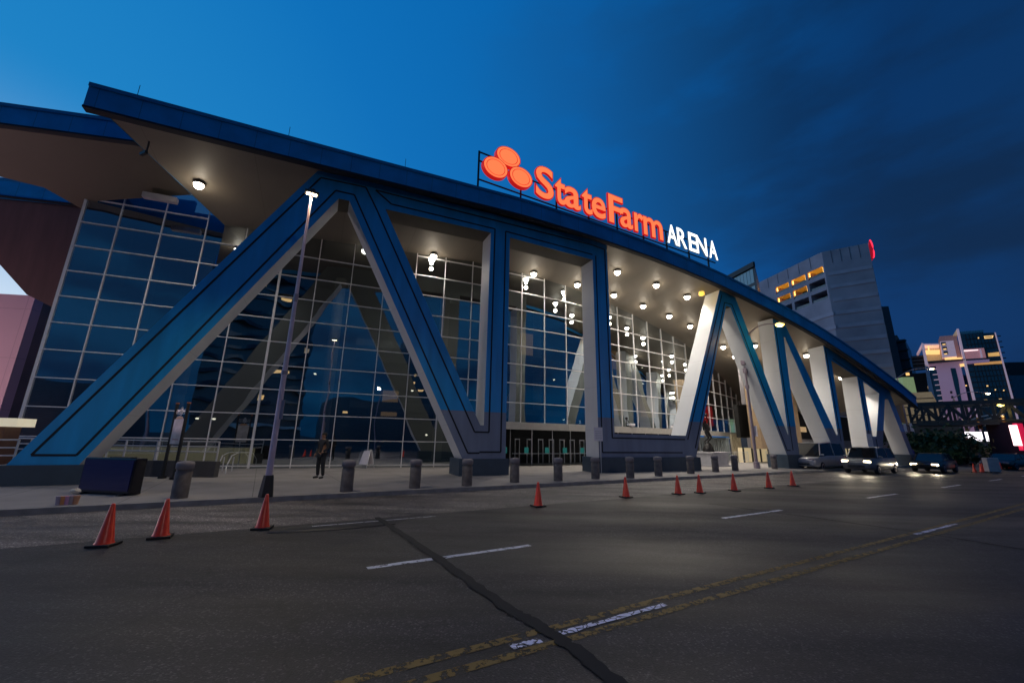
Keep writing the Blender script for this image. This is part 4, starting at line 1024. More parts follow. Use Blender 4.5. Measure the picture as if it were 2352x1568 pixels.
# ------------------------------------------------------------------ figures (skinned bodies)
def skin_mesh(name, J, E_, mt, parent, sub=2):
    me = bpy.data.meshes.new(name); keys = list(J); bm = bmesh.new(); sl = bm.verts.layers.skin.verify()
    vs = {}
    for i, k in enumerate(keys):
        x, y, z, r = J[k]; v = bm.verts.new((x, y, z)); v[sl].radius = (r, r); v[sl].use_root = (i == 0); vs[k] = v
    for a, b in E_: bm.edges.new((vs[a], vs[b]))
    bm.to_mesh(me); bm.free(); me.materials.append(mt if not isinstance(mt, str) else M[mt])
    o = bpy.data.objects.new(name, me); COL.objects.link(o); o.parent = parent
    s_ = o.modifiers.new('skin', 'SKIN'); s_.use_smooth_shade = True
    q = o.modifiers.new('sub', 'SUBSURF'); q.levels = sub; q.render_levels = sub
    return o
def person(loc, rz, label, shirt, trousers, skin=(.25, .13, .08), arms='down', group=None):
    t = thing('person', label, 'person', loc, group, rz); sk = mat('skin', skin, .5, obj=True)
    arm = {'Ls': (-.19, 0, 1.43, .06), 'Le': (-.25, .04, 1.15, .045), 'Lw': (-.22, -.12, .92, .033), 'Rs': (.19, 0, 1.43, .06), 'Re': (.26, .03, 1.15, .045), 'Rw': (.20, -.14, 1.0, .033)}
    J = {'pel': (0, 0, .95, .125), 'wa': (0, .01, 1.12, .12), 'ch': (0, .01, 1.33, .14), 'nk': (0, .0, 1.47, .065), 'nt': (0, -.01, 1.54, .055), 'hd': (0, -.015, 1.63, .090), 'top': (0, -.01, 1.72, .075), **arm,
         'Lh': (-.10, 0, .88, .095), 'Lk': (-.12, -.02, .48, .065), 'La': (-.13, .02, .09, .042), 'Rh': (.10, 0, .88, .095), 'Rk': (.13, -.01, .48, .065), 'Ra': (.15, .03, .09, .042),
         'LH': (-.21, -.17, .86, .038), 'RH': (.17, -.20, .98, .038)}
    E_ = [('pel', 'wa'), ('wa', 'ch'), ('ch', 'nk'), ('nk', 'nt'), ('nt', 'hd'), ('hd', 'top'), ('ch', 'Ls'), ('Ls', 'Le'), ('Le', 'Lw'), ('Lw', 'LH'), ('ch', 'Rs'), ('Rs', 'Re'), ('Re', 'Rw'), ('Rw', 'RH'), ('pel', 'Lh'), ('Lh', 'Lk'), ('Lk', 'La'), ('pel', 'Rh'), ('Rh', 'Rk'), ('Rk', 'Ra')]
    body = skin_mesh('body', J, E_, sk, t)
    g = lambda ks, d: {k: (*J[k][:3], J[k][3]+d) for k in ks}
    skin_mesh('shirt', {**g(['wa', 'ch', 'nk', 'Ls', 'Rs', 'Le', 'Re'], .014), 'Lw': (*J['Lw'][:3], .046), 'Rw': (*J['Rw'][:3], .046), 'hem': (0, 0, .93, .142)}, [('wa', 'ch'), ('ch', 'nk'), ('ch', 'Ls'), ('ch', 'Rs'), ('Ls', 'Le'), ('Rs', 'Re'), ('Le', 'Lw'), ('Re', 'Rw'), ('wa', 'hem')], shirt, t)
    skin_mesh('trousers', g(['pel', 'Lh', 'Lk', 'La', 'Rh', 'Rk', 'Ra'], .016), [('pel', 'Lh'), ('Lh', 'Lk'), ('Lk', 'La'), ('pel', 'Rh'), ('Rh', 'Rk'), ('Rk', 'Ra')], trousers, t)
    for k, x in ((-1, -.13), (1, .15)):
        skin_mesh('shoe', {'h': (x, .05, .05, .045), 'm': (x+k*.01, -.06, .045, .045), 't': (x+k*.03, -.17, .035, .038)}, [('h', 'm'), ('m', 't')], 'dark', t, 1)
    m = MB(); sphere(m, (0, .012, 1.685), .098, 10, sq=(.95, 1.05, .85)); lpart(t, m, 'hair', mat('hair', (.01, .008, .006), .7))
    m = MB(); sphere(m, (0, -.108, 1.63), .016, 6, sq=(.7, 1.2, 1.3)); lpart(body, m, 'nose', sk)
    for k in (-1, 1):
        m = MB(); sphere(m, (k*.033, -.092, 1.65), .010, 6); lpart(body, m, 'eye', 'dark')
        H_ = J['LH'] if k < 0 else J['RH']
        for f in range(4):
            x0 = H_[0]+(f-1.5)*.016; L_ = (.052, .062, .058, .045)[f]
            skin_mesh('finger', {'a': (x0, H_[1]-.008, H_[2]-.018, .009), 'b': (x0, H_[1]-.018, H_[2]-.018-L_*.55, .0085), 'c': (x0, H_[1]-.004, H_[2]-.018-L_, .007)}, [('a', 'b'), ('b', 'c')], sk, body, 1)
        skin_mesh('thumb', {'a': (H_[0]-k*.02, H_[1]-.02, H_[2]+.005, .010), 'b': (H_[0]-k*.038, H_[1]-.04, H_[2]-.02, .009), 'c': (H_[0]-k*.036, H_[1]-.05, H_[2]-.042, .008)}, [('a', 'b'), ('b', 'c')], sk, body, 1)
    return t
navy = mat('dark_cloth', (.012, .014, .02), .8, var=.2, obj=True)
pr = person(ground(733, 1098, .15), R(-25), 'person in dark clothes standing on the sidewalk before the glass wall', navy, navy)
pr.scale = (1.12, 1.12, 1.12)
person(ground(2101, 1068, .15), R(200), 'person in a purple shirt standing by the far lamp pole', mat('purple_cloth', (.10, .06, .35), .8, obj=True), navy)

# bronze statue
P = ground(1631, 1069, .15)
pd_ = thing('statue_pedestal', 'pale square pedestal under the bronze statue', 'pedestal', P)
k_ = (P-CAM).dot(_f)/FPX                           # metres per sighted unit there
m = MB(); m.box((P.x, P.y, .15+.55), (2.0, 2.0, .86), RAX); m.box((P.x, P.y, .15+1.04), (2.2, 2.2, .12), RAX); m.box((P.x, P.y, .21), (2.5, 2.5, .12), RAX); part(pd_, m, 'block', mat('pedestal_stone', (.42, .42, .46), .6, var=.1))
zst = 1.25; hst = 88*k_/3.0
st_ = thing('statue', 'dark bronze statue of a leaping athlete lifting a ball, on the pale pedestal', 'statue', (P.x, P.y, zst)); st_.scale = (hst,)*3; st_.rotation_euler = (0, 0, R(20))
J = {'pel': (0, 0, 1.55, .15), 'wa': (.02, .02, 1.75, .14), 'ch': (.0, .03, 2.0, .18), 'nk': (-.05, .02, 2.2, .07), 'hd': (-.1, -.02, 2.36, .11), 'tp': (-.11, -.03, 2.45, .08),
 'Ls': (-.2, .02, 2.1, .08), 'Le': (-.38, 0, 2.35, .055), 'Lw': (-.22, -.05, 2.62, .04), 'LH': (-.17, -.06, 2.74, .05), 'Rs': (.22, .02, 2.08, .08), 'Re': (.30, 0, 2.38, .055), 'Rw': (.08, -.04, 2.62, .04), 'RH': (.02, -.06, 2.74, .05),
 'Lh': (-.1, 0, 1.45, .13), 'Lk': (-.08, -.22, 1.05, .085), 'La': (-.26, .08, .78, .05), 'Lf': (-.33, -.04, .68, .05), 'Rh': (.12, 0, 1.45, .13), 'Rk': (.22, -.2, 1.08, .085), 'Ra': (.05, .05, .76, .05), 'Rf': (.03, -.1, .66, .05)}
skin_mesh('body', J, [('pel', 'wa'), ('wa', 'ch'), ('ch', 'nk'), ('nk', 'hd'), ('hd', 'tp'), ('ch', 'Ls'), ('Ls', 'Le'), ('Le', 'Lw'), ('Lw', 'LH'), ('ch', 'Rs'), ('Rs', 'Re'), ('Re', 'Rw'), ('Rw', 'RH'), ('pel', 'Lh'), ('Lh', 'Lk'), ('Lk', 'La'), ('La', 'Lf'), ('pel', 'Rh'), ('Rh', 'Rk'), ('Rk', 'Ra'), ('Ra', 'Rf')], 'wood', st_)
m = MB(); sphere(m, (-.08, -.1, 2.86), .13, 12); lpart(st_, m, 'ball', 'wood')
m = MB(); m.lathe([(.42, -.02), (.46, .1), (.34, .3), (.26, .5), (.18, .66), (.0, .7)], (0, 0, 0), 14); m.v = [(x+random.uniform(-.05, .05), y+random.uniform(-.05, .05), max(-.02, z+random.uniform(-.04, .04))) for x, y, z in m.v]; lpart(st_, m, 'rock', 'wood')

# street lamps on the near side of the road, behind the viewer: they light the frames and bollards and glint in the glass
for x, y, lab in ((-19, -12.5, 'street lamp on the near side of the road, reflected in the left glass'), (7, 1.5+-9.5, 'street lamp on the near side of the road behind the viewer'), (30, 4.5, 'street lamp on the near side of the road to the right')):
    b = Vector((x, y, 0)); t = thing('street_lamp', lab, 'street lamp', b)
    m = MB(); m.lathe([(.12, 0), (.07, 9)], b, 12); part(t, m, 'pole', 'steel')
    m = MB(); q = b+Vector((0, 0, 9))+RN*2.0; m.tube([b+Vector((0, 0, 8.9)), b+Vector((0, 0, 9.3))+RN*1, q], .04, 8); part(t, m, 'arm', 'steel')
    m = MB(); m.beam(q-RN*.1, q+RN*.5, .26, .12); h_ = part(t, m, 'lamp_head', 'steel')
    m = MB(); sphere(m, tuple(q+RN*.25-Vector((0, 0, .08))), .15, sq=(1, 1, .5)); part(h_, m, 'lamp_lens', 'lamp_w')
    l = light('lamp_light', 'SPOT', q+RN*.25-Vector((0, 0, .2)), 1400, (1, .80, .74), .15, spot_size=R(110), spot_blend=.6)
    l.rotation_euler = (RN*.86+Vector((0, 0, -.45))).to_track_quat('-Z', 'Y').to_euler()

# small things on and behind the entrance band
for k, (x, y) in enumerate(((1302, 968), (1451, 975), (1542, 980))):
    q = ground(x, y, 3.36); m = MB(); m.box(q, (.50, .34, .20), (F.D, F.nb, up_)); m.box(q-up_*.13, (.12, .12, .12)); A_(m, 'security_camera', 'sign_white', .03)
fr = frame_vp(1340, 965, 41, 3000)
for xa, xb, ya, yb in ((1329, 1340, 957, 959.5), (1333, 1336.5, 959.6, 972), (1343, 1346, 957, 969.4), (1343, 1351, 969.5, 972)):
    (a, z1), (b, _) = fr.uv(xa, ya), fr.uv(xb, ya); z0 = fr.uv(xa, yb)[1]; m = MB(); fr.box(m, min(a, b), max(a, b), z0, z1, 0, .2); A_(m, 'letter_stroke', mat('lit_white_letter', (.8, .8, .8), .5, emit=(.9, .95, 1), es=.9))
q = atdist(1622, 955, 57); m = MB(); m.box(q, (2.2, .2, 2.4), (F.D, F.nb, up_)); A_(m, 'red_screen', mat('red_glow', (.6, .02, .02), .5, emit=(1, .02, .02), es=1.6))

# ------------------------------------------------------------------ background buildings
def grid_wall(mb, fr, u0, u1, z0, z1, holes, depth=.6, mi=0, mr=0, th=.0):
    """front wall with real openings: holes = (ua, ub, za, zb)"""
    U = sorted({u0, u1, *[h[0] for h in holes], *[h[1] for h in holes]}); Z = sorted({z0, z1, *[h[2] for h in holes], *[h[3] for h in holes]})
    U = [u for u in U if u0 <= u <= u1]; Z = [z for z in Z if z0 <= z <= z1]
    for a, b in zip(U, U[1:]):
        for c, d in zip(Z, Z[1:]):
            m_, n_ = (a+b)/2, (c+d)/2
            if any(h[0] < m_ < h[1] and h[2] < n_ < h[3] for h in holes): continue
            mb.face([fr.w(a, c), fr.w(b, c), fr.w(b, d), fr.w(a, d)], mi)
    for ua, ub, za, zb_ in holes:
        q = [(ua, za), (ub, za), (ub, zb_), (ua, zb_)]
        for i in range(4):
            a, b = q[i], q[(i+1) % 4]; mb.face([fr.w(*a), fr.w(*b), fr.w(*b, depth), fr.w(*a, depth)], mr)
def ztarget(px, py, dist): return atdist(px, py, dist).z
# --- concrete tower block right of the arena
zc_ = lambda X, Y: (1623+X*.2421, 539+Y*.2421)
KC = atdist(1887, 579, 115); ZT = KC.z
KL = ground(1742, 649, ZT); KR = ground(1993.5, 558, ZT)
t = thing('office_block', 'bent concrete office block with nine deep balcony openings, some lit amber', 'building', (KC.x, KC.y, 0))
mconc = mat('tower_concrete', (.52, .37, .39), .85, var=.16, scale=.25, bump=.1, bscale=3)
mconc2 = mat('tower_ledge', (.60, .44, .47), .8, var=.12, scale=.4)
frL = Frame((KL.x, KL.y), (KC.x-KL.x, KC.y-KL.y)); LL = (KC-KL).length
frR = Frame((KC.x, KC.y), (KR.x-KC.x, KR.y-KC.y)); LR = (KR-KC).length
if frL.nb.dot(Vector((KC.x, KC.y, 0))) < 0: frL.nb = -frL.nb
zl = lambda X, Y: frR.uv(*zc_(X, Y))[1]
zA, zB_ = zl(1330, 345), zl(1330, 1130); step = (zA-zB_)/6
print('tower', ZT, zA, zB_, step, LL, LR)
holes = []; amber = {}
for ci, (Xa, Xb, rows) in enumerate((((960), 1118, ((290, 372, 1), (408, 492, 0), (530, 612, 0))), (793, 935, ((375, 450, 1), (487, 570, 2), (600, 683, 0))), (637, 768, ((452, 520, 1), (560, 630, 2), (665, 740, 0))))):
    for Yt, Yb, lit in rows:
        ua = frL.uv(*zc_(Xa, 400))[0]; ub = frL.uv(*zc_(Xb, 400))[0]
        z1 = frL.uv(*zc_(Xb, Yt))[1]; z0 = frL.uv(*zc_(Xb, Yb))[1]
        holes.append((ua, ub, z0, z1)); amber[len(holes)-1] = lit
m = MB(); grid_wall(m, frL, 0, LL, 0, ZT, holes, 3.0); grid_wall(m, frR, 0, LR, 0, ZT, [])
Bk = frR.w(LR, 0, 22); Bl = frL.w(0, 0, 22); Bm = frL.w(LL, 0, 30)
m.face([frR.w(LR, 0), Bk, Bk+up_*ZT, frR.w(LR, ZT)]); m.face([frL.w(0, 0), Bl, Bl+up_*ZT, frL.w(0, ZT)]); m.face([Bk, Bl, Bl+up_*ZT, Bk+up_*ZT])
m.face([frL.w(0, ZT), frL.w(LL, ZT), frR.w(LR, ZT), Bk+up_*ZT, Bl+up_*ZT])
part(t, m, 'walls', mconc)
for k in range(-0, 9):
    z = zA-step*k; m = MB()
    if z < 2: continue
    frR.box(m, .5, LR*.985, z-step*.13, z+step*.13, -.14, -.01)
    if k >= 3: frL.box(m, LL*.25, LL+.3, z-step*.13, z+step*.13, -.14, -.01)
    part(t, m, 'ledge', mconc2)
m = MB()
for i in range(1, 5): frR.box(m, LR*i/5-.06, LR*i/5+.06, ZT-step*1.0, ZT-.05, -.05, -.01)
for i in range(1, 6): frL.box(m, LL*i/6-.06, LL*i/6+.06, ZT-step*.9, ZT-.05, -.05, -.01)
part(t, m, 'parapet_joints', mat('joint_dark', (.16, .14, .16), .9))
gb = mat('bulb_amber', (.8, .4, .1), .5, emit=(1, .55, .12), es=7)
for i, (ua, ub, z0, z1) in enumerate(holes):
    lit = amber[i]
    m = MB(); m.face([frL.w(ua, z0, 3), frL.w(ub, z0, 3), frL.w(ub, z1, 3), frL.w(ua, z1, 3)]); w_ = part(t, m, 'balcony_window', 'pane' if False else mat('balcony_dark', (.02, .03, .035), .15))
    if lit:
        m = MB(); m.face([frL.w(ua+.02, z1-.02, .05), frL.w(ub-.02, z1-.02, .05), frL.w(ub-.02, z1-.02, 2.95), frL.w(ua+.02, z1-.02, 2.95)]); part(w_, m, 'lit_ceiling', mat('amber_ceiling', (.6, .35, .1), .6, emit=(1, .40, .03), es=.34 if lit == 1 else .16))
        m = MB()
        for k in range(5): sphere(m, frL.w(ub-.25, z1-.3-(z1-z0)*.62*k/4, .4), .12, 5)
        for k in range(3): sphere(m, frL.w(ua+.2, z1-.3-(z1-z0)*.35*k/2, .4), .11, 5)
        part(w_, m, 'bulb_strings', gb)
    if i == 3:
        m = MB(); frL.box(m, ua+(ub-ua)*.42, ua+(ub-ua)*.8, z0+.1, z0+(z1-z0)*.62, 2.7, 2.9); part(w_, m, 'lit_doorway', mat('yellow_glow', (.9, .7, .3), .5, emit=(1, .72, .25), es=1.3))
    m = MB(); frL.box(m, ua+.02, ub-.02, z0, z0+(z1-z0)*.30, .25, .3); part(w_, m, 'glass_rail', mat('glass_rail', (.10, .13, .14), .12, spec=.8))
# red sign edge on its corner
t2 = thing('neon_sign', 'red neon edged sign seen edge-on at the top corner of the concrete block', 'sign', frR.w(LR, ZT-4))
z1 = ztarget(1998, 549, (KR-Vector((0, 0, KR.z))).length); z0 = ztarget(2006, 590, (KR-Vector((0, 0, KR.z))).length)
m = MB(); cs = frR.w(LR+.45, (z0+z1)/2, 1.5); h2 = (z1-z0)/2
P_ = [(cs.x+frR.D.x*math.cos(a)*.32, cs.y+frR.D.y*math.cos(a)*.32, cs.z+h2*math.sin(a)) for a in [2*math.pi*i/20 for i in range(20)]]
m.face([Vector(p)-frR.nb*.9 for p in P_]); m.face([Vector(p)+frR.nb*.9 for p in P_])
for a, b in zip(P_, P_[1:]+P_[:1]): m.face([Vector(a)-frR.nb*.9, Vector(b)-frR.nb*.9, Vector(b)+frR.nb*.9, Vector(a)+frR.nb*.9])
part(t2, m, 'sign_body', mat('red_body', (.3, .01, .02), .5, emit=(.6, .01, .03), es=.35))
m = MB(); m.tube([Vector(P_[i])-frR.nb*.95 for i in range(-5, 6)], .12, 6); part(t2, m, 'neon_tube', mat('neon', (1, .2, .2), .5, emit=(1, .02, .05), es=2))

def tower(name, label, pxl, pxr, pytop, dist, vx=None, matn=None, depth=18, win=None, n=(6, 12), cat='building'):
    P = atdist(pxl, pytop, dist); Q = ray(pxr, pytop); fr = frame_vp(pxl, pytop, dist, vx)
    u1 = fr.uv(pxr, pytop)[0]; u0 = 0; zt = P.z
    if u1 < 0: u0, u1 = u1, 0
    t = thing(name, label, cat, fr.w((u0+u1)/2, 0, depth/2)); m = MB(); fr.box(m, u0, u1, 0, zt, 0, depth); part(t, m, 'walls', matn)
    return t, fr, u0, u1, zt
dk = mat('dark_tower', (.022, .024, .03), .6, var=.2, scale=.3)
dk2 = mat('dark_tower_glass', (.015, .02, .035), .25)
t, fr, u0, u1, zt = tower('dark_tower', 'plain dark tower rising right behind the concrete block', 2022, 2041, 704, 165, -3000, mat('slate', (.055, .06, .075), .7), 30)
t, fr, u0, u1, zt = tower('dark_tower', 'narrow black tower with one white light on its top, behind the plain dark one', 2040, 2061, 772, 210, 300, dk, 26)
m = MB(); fr.box(m, u0+1, u1-.5, zt+.05, zt+.75, -.1, .6); part(t, m, 'roof_light', mat('white_bar', (1, 1, 1), .5, emit=(.8, .9, 1), es=1.6))
t, fr, u0, u1, zt = tower('apartment_tower', 'black apartment tower with balcony slabs left of the hotel', 2056, 2079, 781, 190, 300, dk2, 26)
for k in range(22):
    z = zt-3.2*k-.6; 
    if z < 3: break
    m = MB(); fr.box(m, u0-.3, u1+.3, z-.2, z+.2, -1.0, -.01); part(t, m, 'balcony_slab', dk)
for (a, b) in ((.3, 4), (.8, 7), (.55, 12), (.7, 16)):
    m = MB(); fr.box(m, u0+(u1-u0)*a, u0+(u1-u0)*a+.9, zt-3.2*b+.3, zt-3.2*b+1.2, -.06, -.01); part(t, m, 'lit_window', 'warm')

# glass building peeking over the roof
P = atdist(1732, 602, 80); G0 = ground(1668, 636.5, P.z); frg = Frame((G0.x, G0.y), (P.x-G0.x, P.y-G0.y)); LG = (P-G0).length
G1 = ground(1743, 648, P.z)
t = thing('glass_building', 'dark glazed building corner peeking over the blue roof edge', 'building', (P.x, P.y, 0))
g0 = frg.w(-4, 0); fp_ = [g0, frg.w(LG, 0), Vector((G1.x, G1.y, 0)), Vector((G1.x, G1.y, 0))-frg.D*(LG+4)]
m = MB(); tp_ = [q+Vector((0, 0, P.z)) for q in fp_]; m.face(fp_); m.face(tp_)
for i in range(4): m.face([fp_[i], fp_[(i+1) % 4], tp_[(i+1) % 4], tp_[i]])
part(t, m, 'walls', dk2)
m = MB(); frg.box(m, -4, LG+.15, P.z-.9, P.z, -.4, -.01); part(t, m, 'eave', 'dark')
for r_ in range(2):
    for k in range(9):
        u = LG*(k+.15)/9-.5; m = MB(); z = P.z-2.6-3.2*r_; frg.box(m, u, u+LG/9*.86, z-1.1, z+1.5, -.06, -.01); part(t, m, 'window', mat('bluish_window', (.10, .16, .22), .1, emit=(.10, .22, .32), es=.30))

# hotel
H0 = frame_vp(2165, 830, 118, 250)          # plane of the facade, u grows to the left-back
sgn = 1 if H0.uv(2300, 830)[0] > H0.uv(2165, 830)[0] else -1
zh = lambda X, Y: (2082.4+.1367*X, 735+.1367*Y)
def hq(X, Y, d=0): return H0.uv(*zh(X, Y), d)
t = thing('hotel', 'pink and white slab hotel with lit terraces and a dark glass right half', 'building', H0.w(0, 0, 8))
def hpoly(pts, d0, d1, name, mt, par=None, label=None):
    m = MB(); m.prism([hq(X, Y, d0) for X, Y in pts], lambda a, b, d: H0.w(a, b, d), d0, d1); return part(par or t, m, name, mt, label=label)
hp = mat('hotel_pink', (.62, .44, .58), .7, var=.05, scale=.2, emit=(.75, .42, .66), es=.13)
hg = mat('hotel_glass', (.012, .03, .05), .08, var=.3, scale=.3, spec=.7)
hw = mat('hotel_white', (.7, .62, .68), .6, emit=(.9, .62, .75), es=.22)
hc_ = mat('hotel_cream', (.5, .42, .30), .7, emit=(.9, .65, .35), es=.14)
hwarm = mat('hotel_warm', (.8, .5, .2), .6, emit=(1, .60, .22), es=1.1)
# glass right half, from the fin to the right edge
hpoly([(890, 235), (1485, 208), (1600, 640), (2050, 2400), (1250, 2400), (975, 640)], 0, 16, 'glass_block', hg)
hpoly([(1480, 203), (1497, 208), (1800, 1320), (2075, 2400), (2045, 2400), (1765, 1320)], -.5, 16, 'edge_fin', hw)
hpoly([(840, 145), (877, 145), (975, 590), (1165, 1360), (1420, 2400), (1360, 2400), (1125, 1360), (950, 660)], -1.6, 0, 'tall_fin', hw)
hpoly([(780, 250), (835, 160), (850, 250)], -.5, 3, 'fin_cap', hc_)
hpoly([(885, 195), (1290, 165), (1292, 205), (900, 236)], 4, 12, 'roof_plant', mat('plant_teal', (.10, .26, .32), .6))
# pink slab
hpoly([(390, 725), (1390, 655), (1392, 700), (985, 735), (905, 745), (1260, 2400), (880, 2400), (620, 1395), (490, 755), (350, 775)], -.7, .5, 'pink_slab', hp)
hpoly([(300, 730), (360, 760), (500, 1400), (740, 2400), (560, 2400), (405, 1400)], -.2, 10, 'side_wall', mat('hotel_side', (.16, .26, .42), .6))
hpoly([(375, 765), (485, 760), (612, 1395), (850, 2400), (745, 2400), (505, 1400)], .6, 6, 'stair_glass', hg)
for k in range(16):
    Y = 820+88*k; X0 = 418+19.5*k; hpoly([(X0, Y), (X0+95, Y-8), (X0+97, Y+4), (X0+2, Y+12)], .2, .58, 'white_sill', hw)
hpoly([(735, 808), (822, 806), (870, 1000), (905, 1240), (930, 1370), (1180, 2400), (1110, 2400), (870, 1370), (800, 1100)], -.76, -.705, 'window_strip', hg)
for Y in (1190, 1272, 1354): 
    X = 728+(Y-1190)*.23; hpoly([(X, Y), (X+38, Y), (X+44, Y+42), (X+5, Y+42)], -.76, -.705, 'window', 'dark')
# terraces
hpoly([(340, 690), (970, 650), (985, 660), (395, 718), (330, 725)], -2.2, -.3, 'terrace_edge', 'dark')
hpoly([(250, 380), (290, 395), (350, 690), (375, 760), (310, 740), (265, 500)], -2.4, 2, 'terrace_fin', hw)
hpoly([(295, 395), (545, 392), (560, 500), (600, 670), (350, 690)], 3.0, 3.3, 'terrace_wall', hc_)
hpoly([(295, 395), (545, 392), (548, 412), (300, 418)], -1.6, 2.9, 'terrace_roof', hw)
hpoly([(310, 505), (555, 498), (558, 525), (318, 530)], -1.0, 2.9, 'terrace_slab', hwarm)
hpoly([(350, 425), (372, 425), (385, 498), (362, 500)], -.4, .3, 'terrace_pillar', hwarm)
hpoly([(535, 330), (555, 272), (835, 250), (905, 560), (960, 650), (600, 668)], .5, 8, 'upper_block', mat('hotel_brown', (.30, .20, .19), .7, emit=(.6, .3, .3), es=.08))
hpoly([(560, 360), (785, 340), (845, 605), (600, 625)], -1.6, .4, 'pod', hw)
for k in range(3): hpoly([(572+20*k, 372+75*k), (655+17*k, 366+75*k), (667+17*k, 425+75*k), (590+20*k, 432+75*k)], -1.66, -1.605, 'window', hg)
for k in range(3): hpoly([(600+15*k, 400+80*k), (650+15*k, 395+80*k), (655+15*k, 412+80*k), (605+15*k, 418+80*k)], -1.72, -1.665, 'lit_window', hwarm)
hpoly([(640, 635), (925, 625), (930, 665), (650, 672)], -1.0, .2, 'lit_window', hwarm)
hpoly([(960, 490), (1305, 465), (1345, 630), (995, 650)], -.10, -.02, 'loggia_back', mat('loggia', (.45, .25, .28), .6, emit=(.7, .33, .36), es=.25))
hpoly([(960, 505), (1200, 492), (1205, 508), (965, 528)], -.16, -.105, 'loggia_light', mat('pinklight', (1, .8, .8), .5, emit=(1, .72, .70), es=1.3))
hpoly([(1225, 485), (1250, 483), (1285, 628), (1250, 632)], -.5, -.105, 'loggia_pillar', hw)
hpoly([(1300, 462), (1335, 460), (1380, 640), (1345, 645)], -.4, -.105, 'loggia_frame', 'dark')
hpoly([(1365, 555), (1550, 535), (1565, 600), (1375, 612)], -.10, -.02, 'lit_window', mat('gold_window', (.6, .4, .15), .5, var=.6, scale=1.3, emit=(1, .55, .15), es=.55))
hpoly([(1300, 268), (1460, 258), (1445, 300), (1310, 312)], -.10, -.02, 'lit_window', hwarm)
hpoly([(1310, 282), (1440, 272), (1430, 288), (1318, 297)], -.16, -.105, 'window', 'dark')
hpoly([(1130, 718), (1600, 682), (1605, 730), (1140, 755)], -.10, -.02, 'lit_window', mat('gold_strip', (.4, .25, .1), .5, var=.8, scale=1.6, emit=(1, .50, .15), es=.42))
hpoly([(890, 738), (975, 726), (985, 770), (905, 785)], -.80, -.71, 'lit_window', hwarm)
for X, Y, w_ in ((1340, 1095, 30), (1480, 1160, 20), (985, 1090, 25), (1300, 1335, 60), (1550, 1320, 50), (1195, 290, 20), (1620, 1170, 22)): hpoly([(X, Y), (X+w_, Y-3), (X+w_+4, Y+16), (X+4, Y+20)], -.10, -.02, 'lit_window', hwarm)
m = MB()
for k in range(14):
    (a, z), (b, _) = hq(985+k*8, 760+90*k-430), hq(1600+k*22, 760+90*k-430)
    u_, v_ = min(a, b), max(a, b); H0.box(m, u_, v_, z-.10, z+.10, -.06, -.004)
part(t, m, 'floor_bands', mat('band_dark', (.01, .015, .02), .5))
for k in range(1, 10):
    m = MB()
    for (Ya, Yb) in ((240, 455), (745, 1330), (1330, 2380)):
        f = k/10; Xa = (890+(Ya-235)*.265)*(1-f)+(1485+(Ya-208)*.263)*f+30; Xb = (890+(Yb-235)*.265)*(1-f)+(1485+(Yb-208)*.263)*f+30
        a, za = hq(Xa, Ya); b, zb2 = hq(Xb, Yb); u_ = (a+b)/2; H0.box(m, u_-.06, u_+.06, min(za, zb2), max(za, zb2), -.05, -.006)
    part(t, m, 'window_bar', 'dark')
# left balconies of the hotel
for k in range(4):
    m = MB(); (a, z), (b, _) = hq(205+12*k, 615+58*k, 3), hq(265+10*k, 615+58*k, 3); H0.box(m, min(a, b)-.5, max(a, b)+1.2, z-.25, z+.25, 3, 6); part(t, m, 'balcony_slab', 'dark')
hpoly([(165, 565), (255, 385), (262, 400), (185, 545)], 1, 6, 'slanted_roof', hw)

# low buildings between arena and hotel, and right of the hotel
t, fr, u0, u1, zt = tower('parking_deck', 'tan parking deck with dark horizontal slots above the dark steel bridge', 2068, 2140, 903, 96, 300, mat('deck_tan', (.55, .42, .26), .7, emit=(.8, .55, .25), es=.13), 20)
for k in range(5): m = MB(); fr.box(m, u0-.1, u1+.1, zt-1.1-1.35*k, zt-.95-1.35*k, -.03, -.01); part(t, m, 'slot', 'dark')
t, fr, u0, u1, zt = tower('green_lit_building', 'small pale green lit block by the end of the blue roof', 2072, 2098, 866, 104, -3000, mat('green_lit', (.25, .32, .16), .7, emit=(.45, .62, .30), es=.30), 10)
t, fr, u0, u1, zt = tower('dark_office', 'low dark office between the green block and the hotel', 2094, 2140, 858, 128, 300, dk, 14)
for a, b in ((.15, 3), (.45, 9.3), (.75, 9.5), (.5, 10.8)):
    m = MB(); fr.box(m, u0+(u1-u0)*a, u0+(u1-u0)*(a+.2), zt-b-.6, zt-b, -.06, -.01); part(t, m, 'lit_window', 'warmdim')
t, fr, u0, u1, zt = tower('dark_office', 'dark flat-roofed building right of the hotel at the right edge', 2300, 2420, 832, 190, -3000, dk, 30)
for a, b in ((.30, 5), (.42, 9), (.43, 12), (.20, 5), (.35, 22)):
    m = MB(); fr.box(m, u0+(u1-u0)*a, u0+(u1-u0)*a+2, zt-b-1.2, zt-b, -.06, -.01); part(t, m, 'lit_window', 'warmdim')
m = MB(); sphere(m, fr.w(u0+(u1-u0)*.27, zt+.6, 0), .45, 6); part(t, m, 'beacon', 'redlamp')
t, fr, u0, u1, zt = tower('teal_building', 'low teal building at the right edge behind the hotel', 2313, 2420, 862, 165, -3000, mat('teal_wall', (.06, .14, .19), .6), 20)
t, fr, u0, u1, zt = tower('shop_block', 'dark street block under the bridge at the right', 2085, 2205, 975, 90, 300, mat('shop_dark', (.10, .095, .085), .8), 12)
t, fr, u0, u1, zt = tower('shop_block', 'mauve street block under the bridge behind the bright billboard', 2200, 2420, 970, 135, -2500, mat('shop_mauve', (.10, .07, .13), .7, emit=(.2, .1, .25), es=.08), 12)

